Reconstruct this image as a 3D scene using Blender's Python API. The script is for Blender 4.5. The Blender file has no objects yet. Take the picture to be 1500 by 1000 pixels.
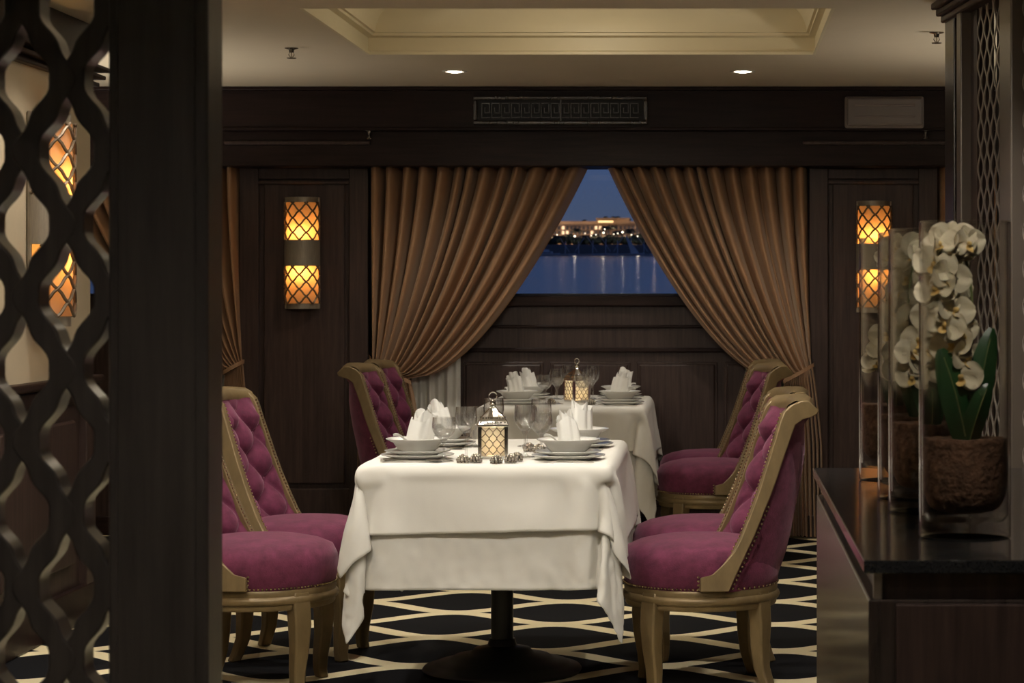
import bpy, math, random
from mathutils import Vector, Matrix, noise

R = math.radians
PI = math.pi
rnd = random.Random(7)
scene = bpy.context.scene
COL = scene.collection

# ------------------------------------------------------------------ camera
F = 3326.0                    # focal length in pixels of the 1500 px wide frame
CX, CY = 1051.0, 430.0        # vanishing point of the room's depth lines
EYE = 1.29
cam_d = bpy.data.cameras.new('camera')
cam = bpy.data.objects.new('camera', cam_d)
COL.objects.link(cam)
cam.location = (0, 0, EYE)
cam.rotation_euler = (R(90), 0, 0)
cam_d.sensor_width = 36
cam_d.sensor_fit = 'HORIZONTAL'
cam_d.lens = F / 1500 * 36
cam_d.shift_x = (750 - CX) / 1500
cam_d.shift_y = (CY - 500) / 1500
cam_d.clip_start = .1
cam_d.clip_end = 4000
cam_d.dof.use_dof = True
cam_d.dof.focus_distance = 7.6
cam_d.dof.aperture_fstop = 13
scene.camera = cam


def X(px, y):
    return (px - CX) * y / F


def Z(py, y):
    return EYE - (py - CY) * y / F


# ------------------------------------------------------------------ world: dusk sky
world = bpy.data.worlds.new('dusk_sky')
scene.world = world
world.use_nodes = True
wn = world.node_tree
wn.nodes.clear()
w_out = wn.nodes.new('ShaderNodeOutputWorld')
w_bg = wn.nodes.new('ShaderNodeBackground')
w_tc = wn.nodes.new('ShaderNodeTexCoord')
w_sep = wn.nodes.new('ShaderNodeSeparateXYZ')
w_ramp = wn.nodes.new('ShaderNodeValToRGB')
wn.links.new(w_tc.outputs['Generated'], w_sep.inputs[0])
wn.links.new(w_sep.outputs['Z'], w_ramp.inputs[0])
el = w_ramp.color_ramp.elements
el[0].position = 0.0
el[0].color = (.105, .100, .118, 1)
el[1].position = 1.0
el[1].color = (.012, .025, .09, 1)
for p_, c_ in ((.022, (.088, .096, .150)), (.035, (.062, .088, .160)), (.06, (.050, .084, .185)), (.2, (.03, .06, .17))):
    e_ = el.new(p_)
    e_.color = (*c_, 1)
wn.links.new(w_ramp.outputs[0], w_bg.inputs[0])
w_bg.inputs[1].default_value = 1.05
wn.links.new(w_bg.outputs[0], w_out.inputs[0])

# ------------------------------------------------------------------ exposure
vs = scene.view_settings
vs.view_transform = 'Standard'
vs.look = 'None'
vs.gamma = 1
vs.use_curve_mapping = False
vs.exposure = 0.0
scene.cycles.max_bounces = 10
scene.cycles.transparent_max_bounces = 32
scene.cycles.caustics_reflective = False
scene.cycles.caustics_refractive = False
scene.cycles.sample_clamp_indirect = 4
scene.cycles.use_denoising = True


# ------------------------------------------------------------------ materials
def mat(name, color, rough=.5, metal=0., var=0., var_scale=8., stretch=(1, 1, 1), bump=0., bump_scale=60.,
        sheen=0., coat=0., spec=.5, sheen_tint=None, trans=0., sss=0.):
    m = bpy.data.materials.new(name)
    m.use_nodes = True
    nt = m.node_tree
    b = nt.nodes['Principled BSDF']
    b.inputs['Base Color'].default_value = (*color, 1)
    b.inputs['Roughness'].default_value = rough
    b.inputs['Metallic'].default_value = metal
    b.inputs['Specular IOR Level'].default_value = spec
    if sheen:
        b.inputs['Sheen Weight'].default_value = sheen
        b.inputs['Sheen Roughness'].default_value = .4
        if sheen_tint:
            b.inputs['Sheen Tint'].default_value = (*sheen_tint, 1)
    if coat:
        b.inputs['Coat Weight'].default_value = coat
        b.inputs['Coat Roughness'].default_value = .12
    if var or bump:
        tc = nt.nodes.new('ShaderNodeTexCoord')
        mp = nt.nodes.new('ShaderNodeMapping')
        mp.inputs['Scale'].default_value = stretch
        nt.links.new(tc.outputs['Object'], mp.inputs[0])
    if var:
        nz = nt.nodes.new('ShaderNodeTexNoise')
        nz.inputs['Scale'].default_value = var_scale
        nz.inputs['Detail'].default_value = 6
        nz.inputs['Roughness'].default_value = .65
        rp = nt.nodes.new('ShaderNodeValToRGB')
        rp.color_ramp.elements[0].position = .3
        rp.color_ramp.elements[1].position = .7
        rp.color_ramp.elements[0].color = (*[c * (1 - var) for c in color], 1)
        rp.color_ramp.elements[1].color = (*[min(1, c * (1 + var)) for c in color], 1)
        nt.links.new(mp.outputs[0], nz.inputs['Vector'])
        nt.links.new(nz.outputs['Fac'], rp.inputs[0])
        nt.links.new(rp.outputs[0], b.inputs['Base Color'])
    if bump:
        n2 = nt.nodes.new('ShaderNodeTexNoise')
        n2.inputs['Scale'].default_value = bump_scale
        n2.inputs['Detail'].default_value = 4
        bp = nt.nodes.new('ShaderNodeBump')
        bp.inputs['Strength'].default_value = bump
        bp.inputs['Distance'].default_value = .01
        nt.links.new(mp.outputs[0], n2.inputs['Vector'])
        nt.links.new(n2.outputs['Fac'], bp.inputs['Height'])
        nt.links.new(bp.outputs[0], b.inputs['Normal'])
    return m


def emit(name, color, strength):
    m = bpy.data.materials.new(name)
    m.use_nodes = True
    nt = m.node_tree
    b = nt.nodes['Principled BSDF']
    b.inputs['Base Color'].default_value = (.8, .8, .8, 1)
    b.inputs['Emission Color'].default_value = (*color, 1)
    b.inputs['Emission Strength'].default_value = strength
    return m


def thin_glass(name, tint=(.96, .97, .96), rough=.02, ior=1.5, boost=1.0):
    m = bpy.data.materials.new(name)
    m.use_nodes = True
    nt = m.node_tree
    nt.nodes.clear()
    out = nt.nodes.new('ShaderNodeOutputMaterial')
    mix = nt.nodes.new('ShaderNodeMixShader')
    tr = nt.nodes.new('ShaderNodeBsdfTransparent')
    tr.inputs[0].default_value = (*tint, 1)
    gl = nt.nodes.new('ShaderNodeBsdfGlossy')
    gl.inputs['Roughness'].default_value = rough
    fr = nt.nodes.new('ShaderNodeLayerWeight')
    fr.inputs['Blend'].default_value = .5
    pw = nt.nodes.new('ShaderNodeMath')
    pw.operation = 'POWER'
    pw.inputs[1].default_value = 4
    nt.links.new(fr.outputs['Facing'], pw.inputs[0])
    mul = nt.nodes.new('ShaderNodeMath')
    mul.operation = 'MULTIPLY_ADD'
    mul.use_clamp = True
    mul.inputs[1].default_value = .75 * boost
    mul.inputs[2].default_value = .045 * boost
    nt.links.new(pw.outputs[0], mul.inputs[0])
    nt.links.new(mul.outputs[0], mix.inputs[0])
    nt.links.new(tr.outputs[0], mix.inputs[1])
    nt.links.new(gl.outputs[0], mix.inputs[2])
    nt.links.new(mix.outputs[0], out.inputs[0])
    return m


def shade_mat(name, color, transl=.8):
    m = bpy.data.materials.new(name)
    m.use_nodes = True
    nt = m.node_tree
    nt.nodes.clear()
    out = nt.nodes.new('ShaderNodeOutputMaterial')
    mix = nt.nodes.new('ShaderNodeMixShader')
    a = nt.nodes.new('ShaderNodeBsdfDiffuse')
    b = nt.nodes.new('ShaderNodeBsdfTranslucent')
    a.inputs[0].default_value = (*color, 1)
    b.inputs[0].default_value = (*color, 1)
    mix.inputs[0].default_value = transl
    nt.links.new(a.outputs[0], mix.inputs[1])
    nt.links.new(b.outputs[0], mix.inputs[2])
    nt.links.new(mix.outputs[0], out.inputs[0])
    return m


def carpet_mat():
    m = bpy.data.materials.new('carpet_ogee')
    m.use_nodes = True
    nt = m.node_tree
    L = nt.links
    b = nt.nodes['Principled BSDF']
    tc = nt.nodes.new('ShaderNodeTexCoord')
    sp = nt.nodes.new('ShaderNodeSeparateXYZ')
    L.new(tc.outputs['Object'], sp.inputs[0])

    def op(o, a, c=None, d=None):
        n = nt.nodes.new('ShaderNodeMath')
        n.operation = o
        for i, v in enumerate((a, c, d)):
            if v is None:
                continue
            if isinstance(v, (int, float)):
                n.inputs[i].default_value = v
            else:
                L.new(v, n.inputs[i])
        return n.outputs[0]
    HX, PY, X0, Y0, A = .43, .66, -1.06, 8.365, .148
    u = op('MULTIPLY', op('SUBTRACT', sp.outputs['X'], X0), PI / HX)
    c = op('MULTIPLY', op('COSINE', u), A)
    y = op('SUBTRACT', sp.outputs['Y'], Y0)

    def dist(e):
        f = op('FRACT', op('ADD', op('DIVIDE', e, PY), .5))
        return op('MULTIPLY', op('ABSOLUTE', op('SUBTRACT', f, .5)), PY)
    d1 = dist(op('SUBTRACT', y, c))
    d2 = dist(op('ADD', op('SUBTRACT', y, PY / 2), c))
    d = op('MINIMUM', d1, d2)
    # slope compensation keeps the band the same width on the flanks
    sl = op('MULTIPLY', op('SINE', u), A * PI / HX)
    k = op('SQRT', op('ADD', op('MULTIPLY', sl, sl), 1.0))
    wid = op('MULTIPLY', k, .045)
    nz = nt.nodes.new('ShaderNodeTexNoise')
    nz.inputs['Scale'].default_value = 160
    L.new(tc.outputs['Object'], nz.inputs['Vector'])
    wob = op('MULTIPLY', op('SUBTRACT', nz.outputs['Fac'], .5), .006)
    t = op('SUBTRACT', op('ADD', wid, wob), d)
    mask = nt.nodes.new('ShaderNodeMath')
    mask.operation = 'MULTIPLY'
    mask.use_clamp = True
    mask.inputs[1].default_value = 250
    L.new(t, mask.inputs[0])
    mx = nt.nodes.new('ShaderNodeMix')
    mx.data_type = 'RGBA'
    L.new(mask.outputs[0], mx.inputs['Factor'])
    mx.inputs['A'].default_value = (.012, .012, .014, 1)
    mx.inputs['B'].default_value = (.95, .83, .55, 1)
    L.new(mx.outputs['Result'], b.inputs['Base Color'])
    b.inputs['Roughness'].default_value = .95
    b.inputs['Specular IOR Level'].default_value = .1
    bp = nt.nodes.new('ShaderNodeBump')
    bp.inputs['Strength'].default_value = .3
    bp.inputs['Distance'].default_value = .005
    n3 = nt.nodes.new('ShaderNodeTexNoise')
    n3.inputs['Scale'].default_value = 350
    L.new(tc.outputs['Object'], n3.inputs['Vector'])
    L.new(n3.outputs['Fac'], bp.inputs['Height'])
    L.new(bp.outputs[0], b.inputs['Normal'])
    return m


M = {}
M['wood'] = mat('dark_mahogany', (.046, .029, .025), .36, var=.4, var_scale=9, stretch=(6, 6, .35), spec=.25)
M['wood_h'] = mat('dark_mahogany_horizontal_shaded', (.020, .011, .0095), .38, var=.4, var_scale=9, stretch=(.35, 6, 6), spec=.12)  # darker mahogany copy: weak light on the upper wall put into its colour
M['wood_screen'] = mat('espresso_wood', (.032, .027, .024), .30, var=.35, var_scale=9, stretch=(6, 6, .35), coat=.25)
M['wood_glossy'] = mat('lacquered_wood', (.030, .021, .018), .26, var=.35, var_scale=9, stretch=(6, 6, .35), coat=.4)
M['lattice_grey'] = mat('grey_lattice', (.27, .23, .20), .35, metal=.3)
M['post_bronze'] = mat('bronze_post', (.12, .098, .082), .3, metal=.2)
M['beige_wall'] = mat('beige_wall', (.52, .43, .30), .7, var=.05, var_scale=3, bump=.05, bump_scale=90)
M['ceiling'] = mat('ceiling_paint', (.66, .57, .43), .6, var=.03, var_scale=2)
M['coffer'] = mat('coffer_paint', (.70, .61, .42), .45, var=.03, var_scale=2)
M['carpet'] = carpet_mat()
M['dull_wall'] = mat('plain_dark_wall', (.08, .06, .05), .7)
M['granite'] = mat('black_granite', (.018, .018, .019), .10, var=.5, var_scale=260, spec=.6)
M['velvet'] = mat('plum_velvet', (.118, .024, .055), .78, var=.38, var_scale=22, bump=.12, bump_scale=220, sheen=.38, sheen_tint=(.9, .55, .7), spec=.2)
M['gold'] = mat('antique_gold_wood', (.205, .145, .070), .38, metal=.25, var=.2, var_scale=14, stretch=(1, 1, .4))
M['nail'] = mat('brass_nail', (.75, .62, .42), .25, metal=1)
M['cloth'] = mat('white_linen', (.73, .71, .66), .85, sheen=.1, bump=.03, bump_scale=300, spec=.2)
M['napkin'] = mat('napkin_linen', (.82, .81, .77), .85, sheen=.1, spec=.2)
M['china'] = mat('white_china', (.82, .81, .77), .12, coat=.3)
M['silver'] = mat('silver', (.75, .72, .66), .16, metal=1)
M['dark_silver'] = mat('tarnished_silver', (.42, .38, .33), .22, metal=1)
M['glass'] = thin_glass('drinking_glass', (.992, .994, .992), .06, 1.5, 2.0)
_g = M['glass'].node_tree
_o = [n for n in _g.nodes if n.type == 'OUTPUT_MATERIAL'][0]
_src = _o.inputs[0].links[0].from_socket
_rf = _g.nodes.new('ShaderNodeBsdfGlass')
_rf.inputs['IOR'].default_value = 1.45
_mx = _g.nodes.new('ShaderNodeMixShader')
_mx.inputs[0].default_value = .10
_g.links.new(_src, _mx.inputs[1])
_g.links.new(_rf.outputs[0], _mx.inputs[2])
_g.links.new(_mx.outputs[0], _o.inputs[0])
M['vase_glass'] = thin_glass('vase_glass', (.985, .987, .98), .05, 1.5, 2.0)
M['pane'] = thin_glass('window_glass', (.93, .94, .95), .0, 1.45, .6)
M['curtain'] = mat('bronze_satin', (.36, .205, .112), .46, sheen=.35, sheen_tint=(1, .8, .6), bump=.04, bump_scale=400, spec=.35)
M['sheer'] = shade_mat('sheer_voile', (.86, .84, .77), .12)
M['iron'] = mat('black_iron', (.012, .012, .012), .4, metal=.3)
M['black'] = mat('matt_black', (.006, .006, .006), .6)
M['sconce_metal'] = mat('brushed_pewter', (.25, .21, .16), .42, metal=.25, var=.15, var_scale=20, stretch=(8, 8, 1))
M['sconce_dark'] = mat('bronze_grille', (.17, .125, .085), .45, metal=.5)
M['amber'] = shade_mat('amber_glass', (.95, .60, .36), .72)
M['lantern_pane'] = shade_mat('frosted_pane', (.97, .93, .84), .75)
M['light_box'] = mat('light_box_plastic', (.27, .23, .215), .35)
M['light_box_lens'] = mat('light_box_lens', (.22, .19, .185), .2)
M['soil'] = mat('coir_soil', (.16, .080, .045), .9, var=.5, var_scale=40, bump=.8, bump_scale=90)
M['orchid'] = mat('orchid_petal', (.68, .60, .43), .6, var=.08, var_scale=30, sheen=.2)
M['orchid_lip'] = mat('orchid_lip', (.72, .50, .18), .6)
M['leaf'] = mat('orchid_leaf', (.025, .075, .025), .32, var=.3, var_scale=10, coat=.15)
M['stem'] = mat('orchid_stem', (.16, .19, .07), .6)
M['downlight'] = emit('downlight_lamp', (1, .88, .70), 22)
M['lamp_white'] = mat('white_trim', (.7, .66, .58), .4)
M['opal'] = shade_mat('opal_glass', (.95, .93, .88), .9)
M['candle'] = emit('candle_wax', (1, .66, .30), 3)


# ------------------------------------------------------------------ mesh helpers
class MB:
    def __init__(s):
        s.v = []
        s.f = []

    def add(s, vs, fs):
        o = len(s.v)
        s.v += [tuple(p) for p in vs]
        s.f += [tuple(i + o for i in f) for f in fs]
        return s

    def box(s, x0, x1, y0, y1, z0, z1):
        v = [(x0, y0, z0), (x1, y0, z0), (x1, y1, z0), (x0, y1, z0), (x0, y0, z1), (x1, y0, z1), (x1, y1, z1), (x0, y1, z1)]
        f = [(0, 3, 2, 1), (4, 5, 6, 7), (0, 1, 5, 4), (1, 2, 6, 5), (2, 3, 7, 6), (3, 0, 4, 7)]
        return s.add(v, f)

    def lathe(s, prof, n=24, c=(0, 0, 0), cap=False, a0=0., a1=2 * PI):
        full = abs(a1 - a0 - 2 * PI) < 1e-6
        m = n if full else n + 1
        vs, fs = [], []
        for r, z in prof:
            for i in range(m):
                a = a0 + (a1 - a0) * i / n
                vs.append((c[0] + r * math.cos(a), c[1] + r * math.sin(a), c[2] + z))
        for j in range(len(prof) - 1):
            for i in range(n):
                i2 = (i + 1) % m
                fs.append((j * m + i, j * m + i2, (j + 1) * m + i2, (j + 1) * m + i))
        if cap:
            fs.append(tuple(range(m - 1, -1, -1)))
            fs.append(tuple((len(prof) - 1) * m + i for i in range(m)))
        return s.add(vs, fs)

    def tube(s, path, rad, n=8, cap=True, flat=None, up=(0, 0, 1)):
        """sweep; rad is a number or list; flat=(a,b) gives a rectangular section"""
        path = [Vector(p) for p in path]
        k = len(path)
        vs, fs = [], []
        upv = Vector(up)
        for i, p in enumerate(path):
            t = (path[min(i + 1, k - 1)] - path[max(i - 1, 0)]).normalized()
            a = t.cross(upv)
            if a.length < 1e-4:
                a = t.cross(Vector((1, 0, 0)))
            a.normalize()
            b = t.cross(a).normalized()
            r = rad[i] if isinstance(rad, (list, tuple)) else rad
            if flat:
                fa, fb = flat
                q = [(-fa, -fb), (fa, -fb), (fa, fb), (-fa, fb)]
                for (g, h) in q:
                    vs.append(p + a * g * r + b * h * r)
            else:
                for j in range(n):
                    an = 2 * PI * j / n
                    vs.append(p + a * math.cos(an) * r + b * math.sin(an) * r)
        m = 4 if flat else n
        for i in range(k - 1):
            for j in range(m):
                j2 = (j + 1) % m
                fs.append((i * m + j, i * m + j2, (i + 1) * m + j2, (i + 1) * m + j))
        if cap:
            fs.append(tuple(range(m - 1, -1, -1)))
            fs.append(tuple((k - 1) * m + j for j in range(m)))
        return s.add(vs, fs)

    def grid(s, fn, nu, nv, close_u=False):
        vs, fs = [], []
        for j in range(nv + 1):
            for i in range(nu + (0 if close_u else 1)):
                vs.append(fn(i / nu, j / nv))
        m = nu if close_u else nu + 1
        for j in range(nv):
            for i in range(nu):
                i2 = (i + 1) % m
                fs.append((j * m + i, j * m + i2, (j + 1) * m + i2, (j + 1) * m + i))
        return s.add(vs, fs)

    def prism(s, poly, h0, h1, axis='y'):
        """extrude a 2D polygon; axis y: poly in (x,z), x: poly in (y,z), z: poly in (x,y)"""
        def P(p, h):
            return {'y': (p[0], h, p[1]), 'x': (h, p[0], p[1]), 'z': (p[0], p[1], h)}[axis]
        n = len(poly)
        vs = [P(p, h0) for p in poly] + [P(p, h1) for p in poly]
        fs = [tuple(range(n)), tuple(range(2 * n - 1, n - 1, -1))]
        for i in range(n):
            j = (i + 1) % n
            fs.append((i, n + i, n + j, j))
        return s.add(vs, fs)

    def ball(s, c, r, nu=8, nv=5, sc=(1, 1, 1)):
        prof = []
        vs, fs = [], []
        for j in range(nv + 1):
            a = -PI / 2 + PI * j / nv
            rr = math.cos(a)
            for i in range(nu):
                b = 2 * PI * i / nu
                vs.append((c[0] + r * sc[0] * rr * math.cos(b), c[1] + r * sc[1] * rr * math.sin(b), c[2] + r * sc[2] * math.sin(a)))
        for j in range(nv):
            for i in range(nu):
                i2 = (i + 1) % nu
                fs.append((j * nu + i, j * nu + i2, (j + 1) * nu + i2, (j + 1) * nu + i))
        return s.add(vs, fs)

    def xform(s, m):
        s.v = [tuple(m @ Vector(p)) for p in s.v]
        return s

    def mesh(s, name, smooth=False, angle=40):
        me = bpy.data.meshes.new(name)
        me.from_pydata(s.v, [], s.f)
        me.validate()
        import bmesh as _b
        bm = _b.new()
        bm.from_mesh(me)
        _b.ops.remove_doubles(bm, verts=bm.verts, dist=1e-5)
        _b.ops.recalc_face_normals(bm, faces=bm.faces)
        bm.to_mesh(me)
        bm.free()
        if smooth:
            me.polygons.foreach_set('use_smooth', [True] * len(me.polygons))
            me.set_sharp_from_angle(angle=R(angle))
        return me

    def build(s, name, m, parent=None, smooth=False, angle=40, bevel=0., loc=None, rz=0.):
        me = s.mesh(name, smooth, angle)
        me.materials.append(M[m] if isinstance(m, str) else m)
        o = bpy.data.objects.new(name, me)
        COL.objects.link(o)
        if parent is not None:
            o.parent = parent
        if loc is not None:
            o.location = loc
            o.rotation_euler.z = rz
        if bevel:
            md = o.modifiers.new('bevel', 'BEVEL')
            md.width = bevel
            md.segments = 2
            md.limit_method = 'ANGLE'
            md.angle_limit = R(50)
        return o


def tag(o, label, cat, group=None):
    o['label'] = label
    o['category'] = cat
    if group:
        o['group'] = group
    return o


def struct(o):
    o['kind'] = 'structure'
    return o


def empty(name, loc=(0, 0, 0), rz=0.):
    o = bpy.data.objects.new(name, None)
    COL.objects.link(o)
    o.location = loc
    o.rotation_euler.z = rz
    o.empty_display_size = .05
    return o


def copy_tree(o, parent=None):
    c = o.copy()
    COL.objects.link(c)
    if parent is not None:
        c.parent = parent
        c.matrix_parent_inverse = o.matrix_parent_inverse.copy()
    for ch in list(o.children):
        copy_tree(ch, c)
    return c


def add_light(kind, name, loc, energy, color=(1, .92, .80), parent=None, **kw):
    d = bpy.data.lights.new(name, kind)
    d.energy = energy
    d.color = color
    for k_, v_ in kw.items():
        setattr(d, k_, v_)
    o = bpy.data.objects.new(name, d)
    COL.objects.link(o)
    o.location = loc
    if parent is not None:
        o.parent = parent
    return o


def lerp_table(tab, x):
    if x <= tab[0][0]:
        return tab[0][1]
    for (a, va), (b, vb) in zip(tab, tab[1:]):
        if x <= b:
            t = (x - a) / (b - a)
            return va + (vb - va) * t
    return tab[-1][1]


# ================================================================== SETTING
CE = 2.36            # ceiling height
YW = 12.15           # face of the window wall
XL, XR = -6.2, 3.9
YN = -1.2

floor = struct(MB().box(XL, XR, YN, YW + .3, -.06, 0).build('floor', 'carpet'))

# ceiling with a rectangular coffer
cx0, cx1, cy0, cy1 = -1.568, .439, 8.51, 10.17
cm = MB()
TH = .30
cm.box(XL, cx0, YN, YW + .3, CE, CE + TH).box(cx1, XR, YN, YW + .3, CE, CE + TH)
cm.box(cx0, cx1, YN, cy0, CE, CE + TH).box(cx0, cx1, cy1, YW + .3, CE, CE + TH)
ceiling = struct(cm.build('ceiling', 'ceiling'))


def ring_profile(mb, prof):
    """prof: list of (inset, z) swept round the coffer opening"""
    vs = []
    for ins, z in prof:
        vs += [(cx0 + ins, cy0 + ins, z), (cx1 - ins, cy0 + ins, z), (cx1 - ins, cy1 - ins, z), (cx0 + ins, cy1 - ins, z)]
    fs = []
    for k in range(len(prof) - 1):
        for i in range(4):
            j = (i + 1) % 4
            fs.append((k * 4 + i, k * 4 + j, k * 4 + 4 + j, k * 4 + 4 + i))
    mb.add(vs, fs)


cof = MB()
prof = [(-.001, CE - .0005), (.012, CE - .0005), (.012, CE + .012), (.004, CE + .018), (.004, CE + .075), (.03, CE + .082), (.03, CE + .094), (.042, CE + .096)]
for i in range(9):
    a = PI / 2 * i / 8
    prof.append((.042 + .12 * (1 - math.cos(a)), CE + .096 + .12 * math.sin(a)))
prof.append((.30, CE + .216))
ring_profile(cof, prof)
cof.build('coffer_moulding', 'coffer', ceiling, smooth=True, angle=35)
MB().box(cx0, cx1, cy0, cy1, CE + .215, CE + .23).build('coffer_panel', 'coffer', ceiling)

# ---- window wall
yP = 11.98          # face of the pilasters
W1 = (X(540, 12.0), X(1185, 12.0))
PITCH = W1[1] - W1[0] + X(540, 12.0) - X(352, 12.0)
WINS = [W1, (W1[0] - PITCH, W1[1] - PITCH), (W1[0] + PITCH, W1[1] + PITCH)]
SILL = Z(433, YW)
HEAD = 2.02
wm = MB()
edges = sorted(WINS)
wm.box(XL, XR, YW, YW + .2, 0, SILL)
wm.box(XL, XR, YW, YW + .2, HEAD, CE)
xs = XL
for a, b in edges:
    wm.box(xs, a + .06, YW, YW + .2, SILL, HEAD)
    xs = b - .06
wm.box(xs, XR, YW, YW + .2, SILL, HEAD)
wall_back = struct(wm.build('wall_back', 'wood'))
# bulkhead above the curtains: upper fascia and lower beam with mouldings
yF = 11.75
MB().box(XL, XR, yF, YW, Z(190, yF), CE).build('fascia', 'wood_h', wall_back, bevel=.004)
MB().box(XL, XR, yF - .03, yF + .01, CE - .02, CE - .0005).build('crown_strip', 'wood_h', wall_back, bevel=.004)
MB().box(XL, XR, yF - .012, yF + .01, Z(190, yF) - .004, Z(190, yF) + .012).build('fascia_bead', 'wood_h', wall_back, bevel=.003)
MB().box(XL, XR, yF + .05, YW, Z(243, 11.8), Z(190, yF)).build('pelmet_beam', 'wood_h', wall_back, bevel=.004)

# pilasters between windows
pil_x = []
for a, b in edges:
    pil_x.append((a - (X(540, 12.0) - X(352, 12.0)), a))
pil_x.append((edges[-1][1], edges[-1][1] + .6))
PZ = Z(243, 11.8)
for a, b in pil_x:
    if b > XR:
        b = XR
    pm = empty('pilaster', ((a + b) / 2, YW, 0))
    pm['kind'] = 'structure'
    hw = (b - a) / 2
    st = .10

    def pp(nm, mb, bev=.004):
        return mb.build(nm, 'wood', pm, bevel=bev)
    dy = YW - yP
    pp('pilaster_core', MB().box(-hw, hw, -dy + .03, 0, 0, PZ))
    pp('stile', MB().box(-hw, -hw + st, -dy, -dy + .03, 0, PZ))
    pp('stile', MB().box(hw - st, hw, -dy, -dy + .03, 0, PZ))
    pp('rail', MB().box(-hw + st, hw - st, -dy, -dy + .03, Z(262, yP), PZ))
    pp('rail', MB().box(-hw + st, hw - st, -dy, -dy + .03, 0, Z(716, yP)))
    pp('panel', MB().box(-hw + st + .025, hw - st - .025, -dy + .012, -dy + .032, Z(716, yP) + .025, Z(268, yP)), .008)
    for z_, pr in ((Z(236, yP), .045), (Z(231, yP), .06), (Z(224, yP), .075)):
        pp('capital_moulding', MB().box(-hw - .02, hw + .02, -dy - pr - .10, -dy - .02, z_ - .012, z_ + .005), .005)
    pp('capital_moulding', MB().box(-hw - .04, hw + .04, -dy - .20, -dy - .02, Z(213, yP) - .01, Z(213, yP) + .012), .006)
    pp('base_moulding', MB().box(-hw - .012, hw + .012, -dy - .02, -dy + .01, 0, .12), .006)
    pp('panel_head', MB().box(-hw + st, hw - st, -dy - .012, -dy + .01, Z(268, yP) - .006, Z(268, yP) + .012), .004)

# panelled apron below the middle window
ax0, ax1 = W1
MB().box(ax0, ax1, YW - .05, YW + .05, SILL - .055, SILL).build('window_sill', 'wood_h', wall_back, bevel=.006)
MB().box(ax0, ax1, YW - .02, YW, Z(478, YW) - .008, Z(478, YW) + .008).build('apron_rail', 'wood_h', wall_back, bevel=.004)
MB().box(ax0, ax1, YW - .03, YW, Z(512, YW) - .012, Z(512, YW) + .01).build('apron_rail', 'wood_h', wall_back, bevel=.005)
for k in range(5):
    w_ = (ax1 - ax0) / 5
    xa, xb = ax0 + w_ * k + .03, ax0 + w_ * (k + 1) - .03
    MB().box(xa, xb, YW - .022, YW, .16, Z(533, YW)).build('wall_panel', 'wood', wall_back, bevel=.010)
    MB().box(xa - .012, xb + .012, YW - .012, YW, .148, Z(533, YW) + .012).build('panel_moulding', 'wood', wall_back, bevel=.005)
struct(MB().box(XL, XR, YW - .03, YW, 0, .10).build('baseboard_back', 'wood_h', bevel=.006))

# window frames and panes
for i, (a, b) in enumerate(WINS):
    wf = struct(empty('window_%d' % (i + 1), ((a + b) / 2, YW + .1, SILL)))
    hw = (b - a) / 2 - .06
    for q in ((-hw, -hw + .05, 0, HEAD - SILL), (hw - .05, hw, 0, HEAD - SILL), (-hw, hw, HEAD - SILL - .05, HEAD - SILL), (-hw, hw, -.001, .012)):
        MB().box(q[0], q[1], -.03, .03, q[2], q[3]).build('window_frame', 'iron', wf, bevel=.004)
    MB().box(-hw + .05, hw - .05, -.004, .004, .012, HEAD - SILL - .05).build('window_pane', 'pane', wf)

# ---- left wall with dado
XLW = -2.5
YE = 9.05
DADO = .965
FRZ = 2.12
wl = struct(MB().box(XLW - .14, XLW, 3.4, YE, DADO, FRZ).build('wall_left', 'beige_wall'))
MB().box(XLW - .14, XLW - .01, 3.4, YE - .01, 0, DADO).build('wainscot', 'wood', wl)
for k in range(5):
    ya = 3.45 + k * 1.09
    MB().box(XLW - .012, XLW + .012, ya + .08, ya + 1.0, .24, .80).build('wainscot_panel', 'wood', wl, bevel=.010)
MB().box(XLW - .16, XLW + .045, 3.4, YE + .05, DADO - .03, DADO + .002).build('dado_cap', 'wood_h', wl, bevel=.008)
MB().box(XLW - .012, XLW + .02, 3.4, YE, DADO - .10, DADO - .03).build('dado_moulding', 'wood_h', wl, bevel=.01)
MB().box(XLW - .14, XLW + .02, YE - .12, YE + .01, 0, DADO - .03).build('end_post', 'wood', wl, bevel=.006)
MB().box(XLW - .14, XLW + .012, 3.4, YE, FRZ, CE).build('frieze', 'wood_h', wl, bevel=.004)
for k, (pr, z_) in enumerate(((.03, FRZ - .004), (.05, FRZ + .025), (.07, FRZ + .055))):
    MB().box(XLW - .16, XLW + pr, 3.4, YE + pr, z_, z_ + .016).build('cornice_step', 'wood_h', wl, bevel=.004)
bl = struct(MB().box(XLW - .01, XLW + .022, 3.4, YE, 0, .15).build('baseboard_left', 'wood_h', bevel=.008))

struct(MB().box(XL - .1, XL, YN, YW + .3, 0, CE).build('wall_far_left', 'dull_wall'))
struct(MB().box(XR, XR + .1, YN, YW + .3, 0, CE).build('wall_right', 'dull_wall'))
struct(MB().box(XL, XR, YN - .1, YN, 0, CE).build('wall_near', 'dull_wall'))


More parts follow.
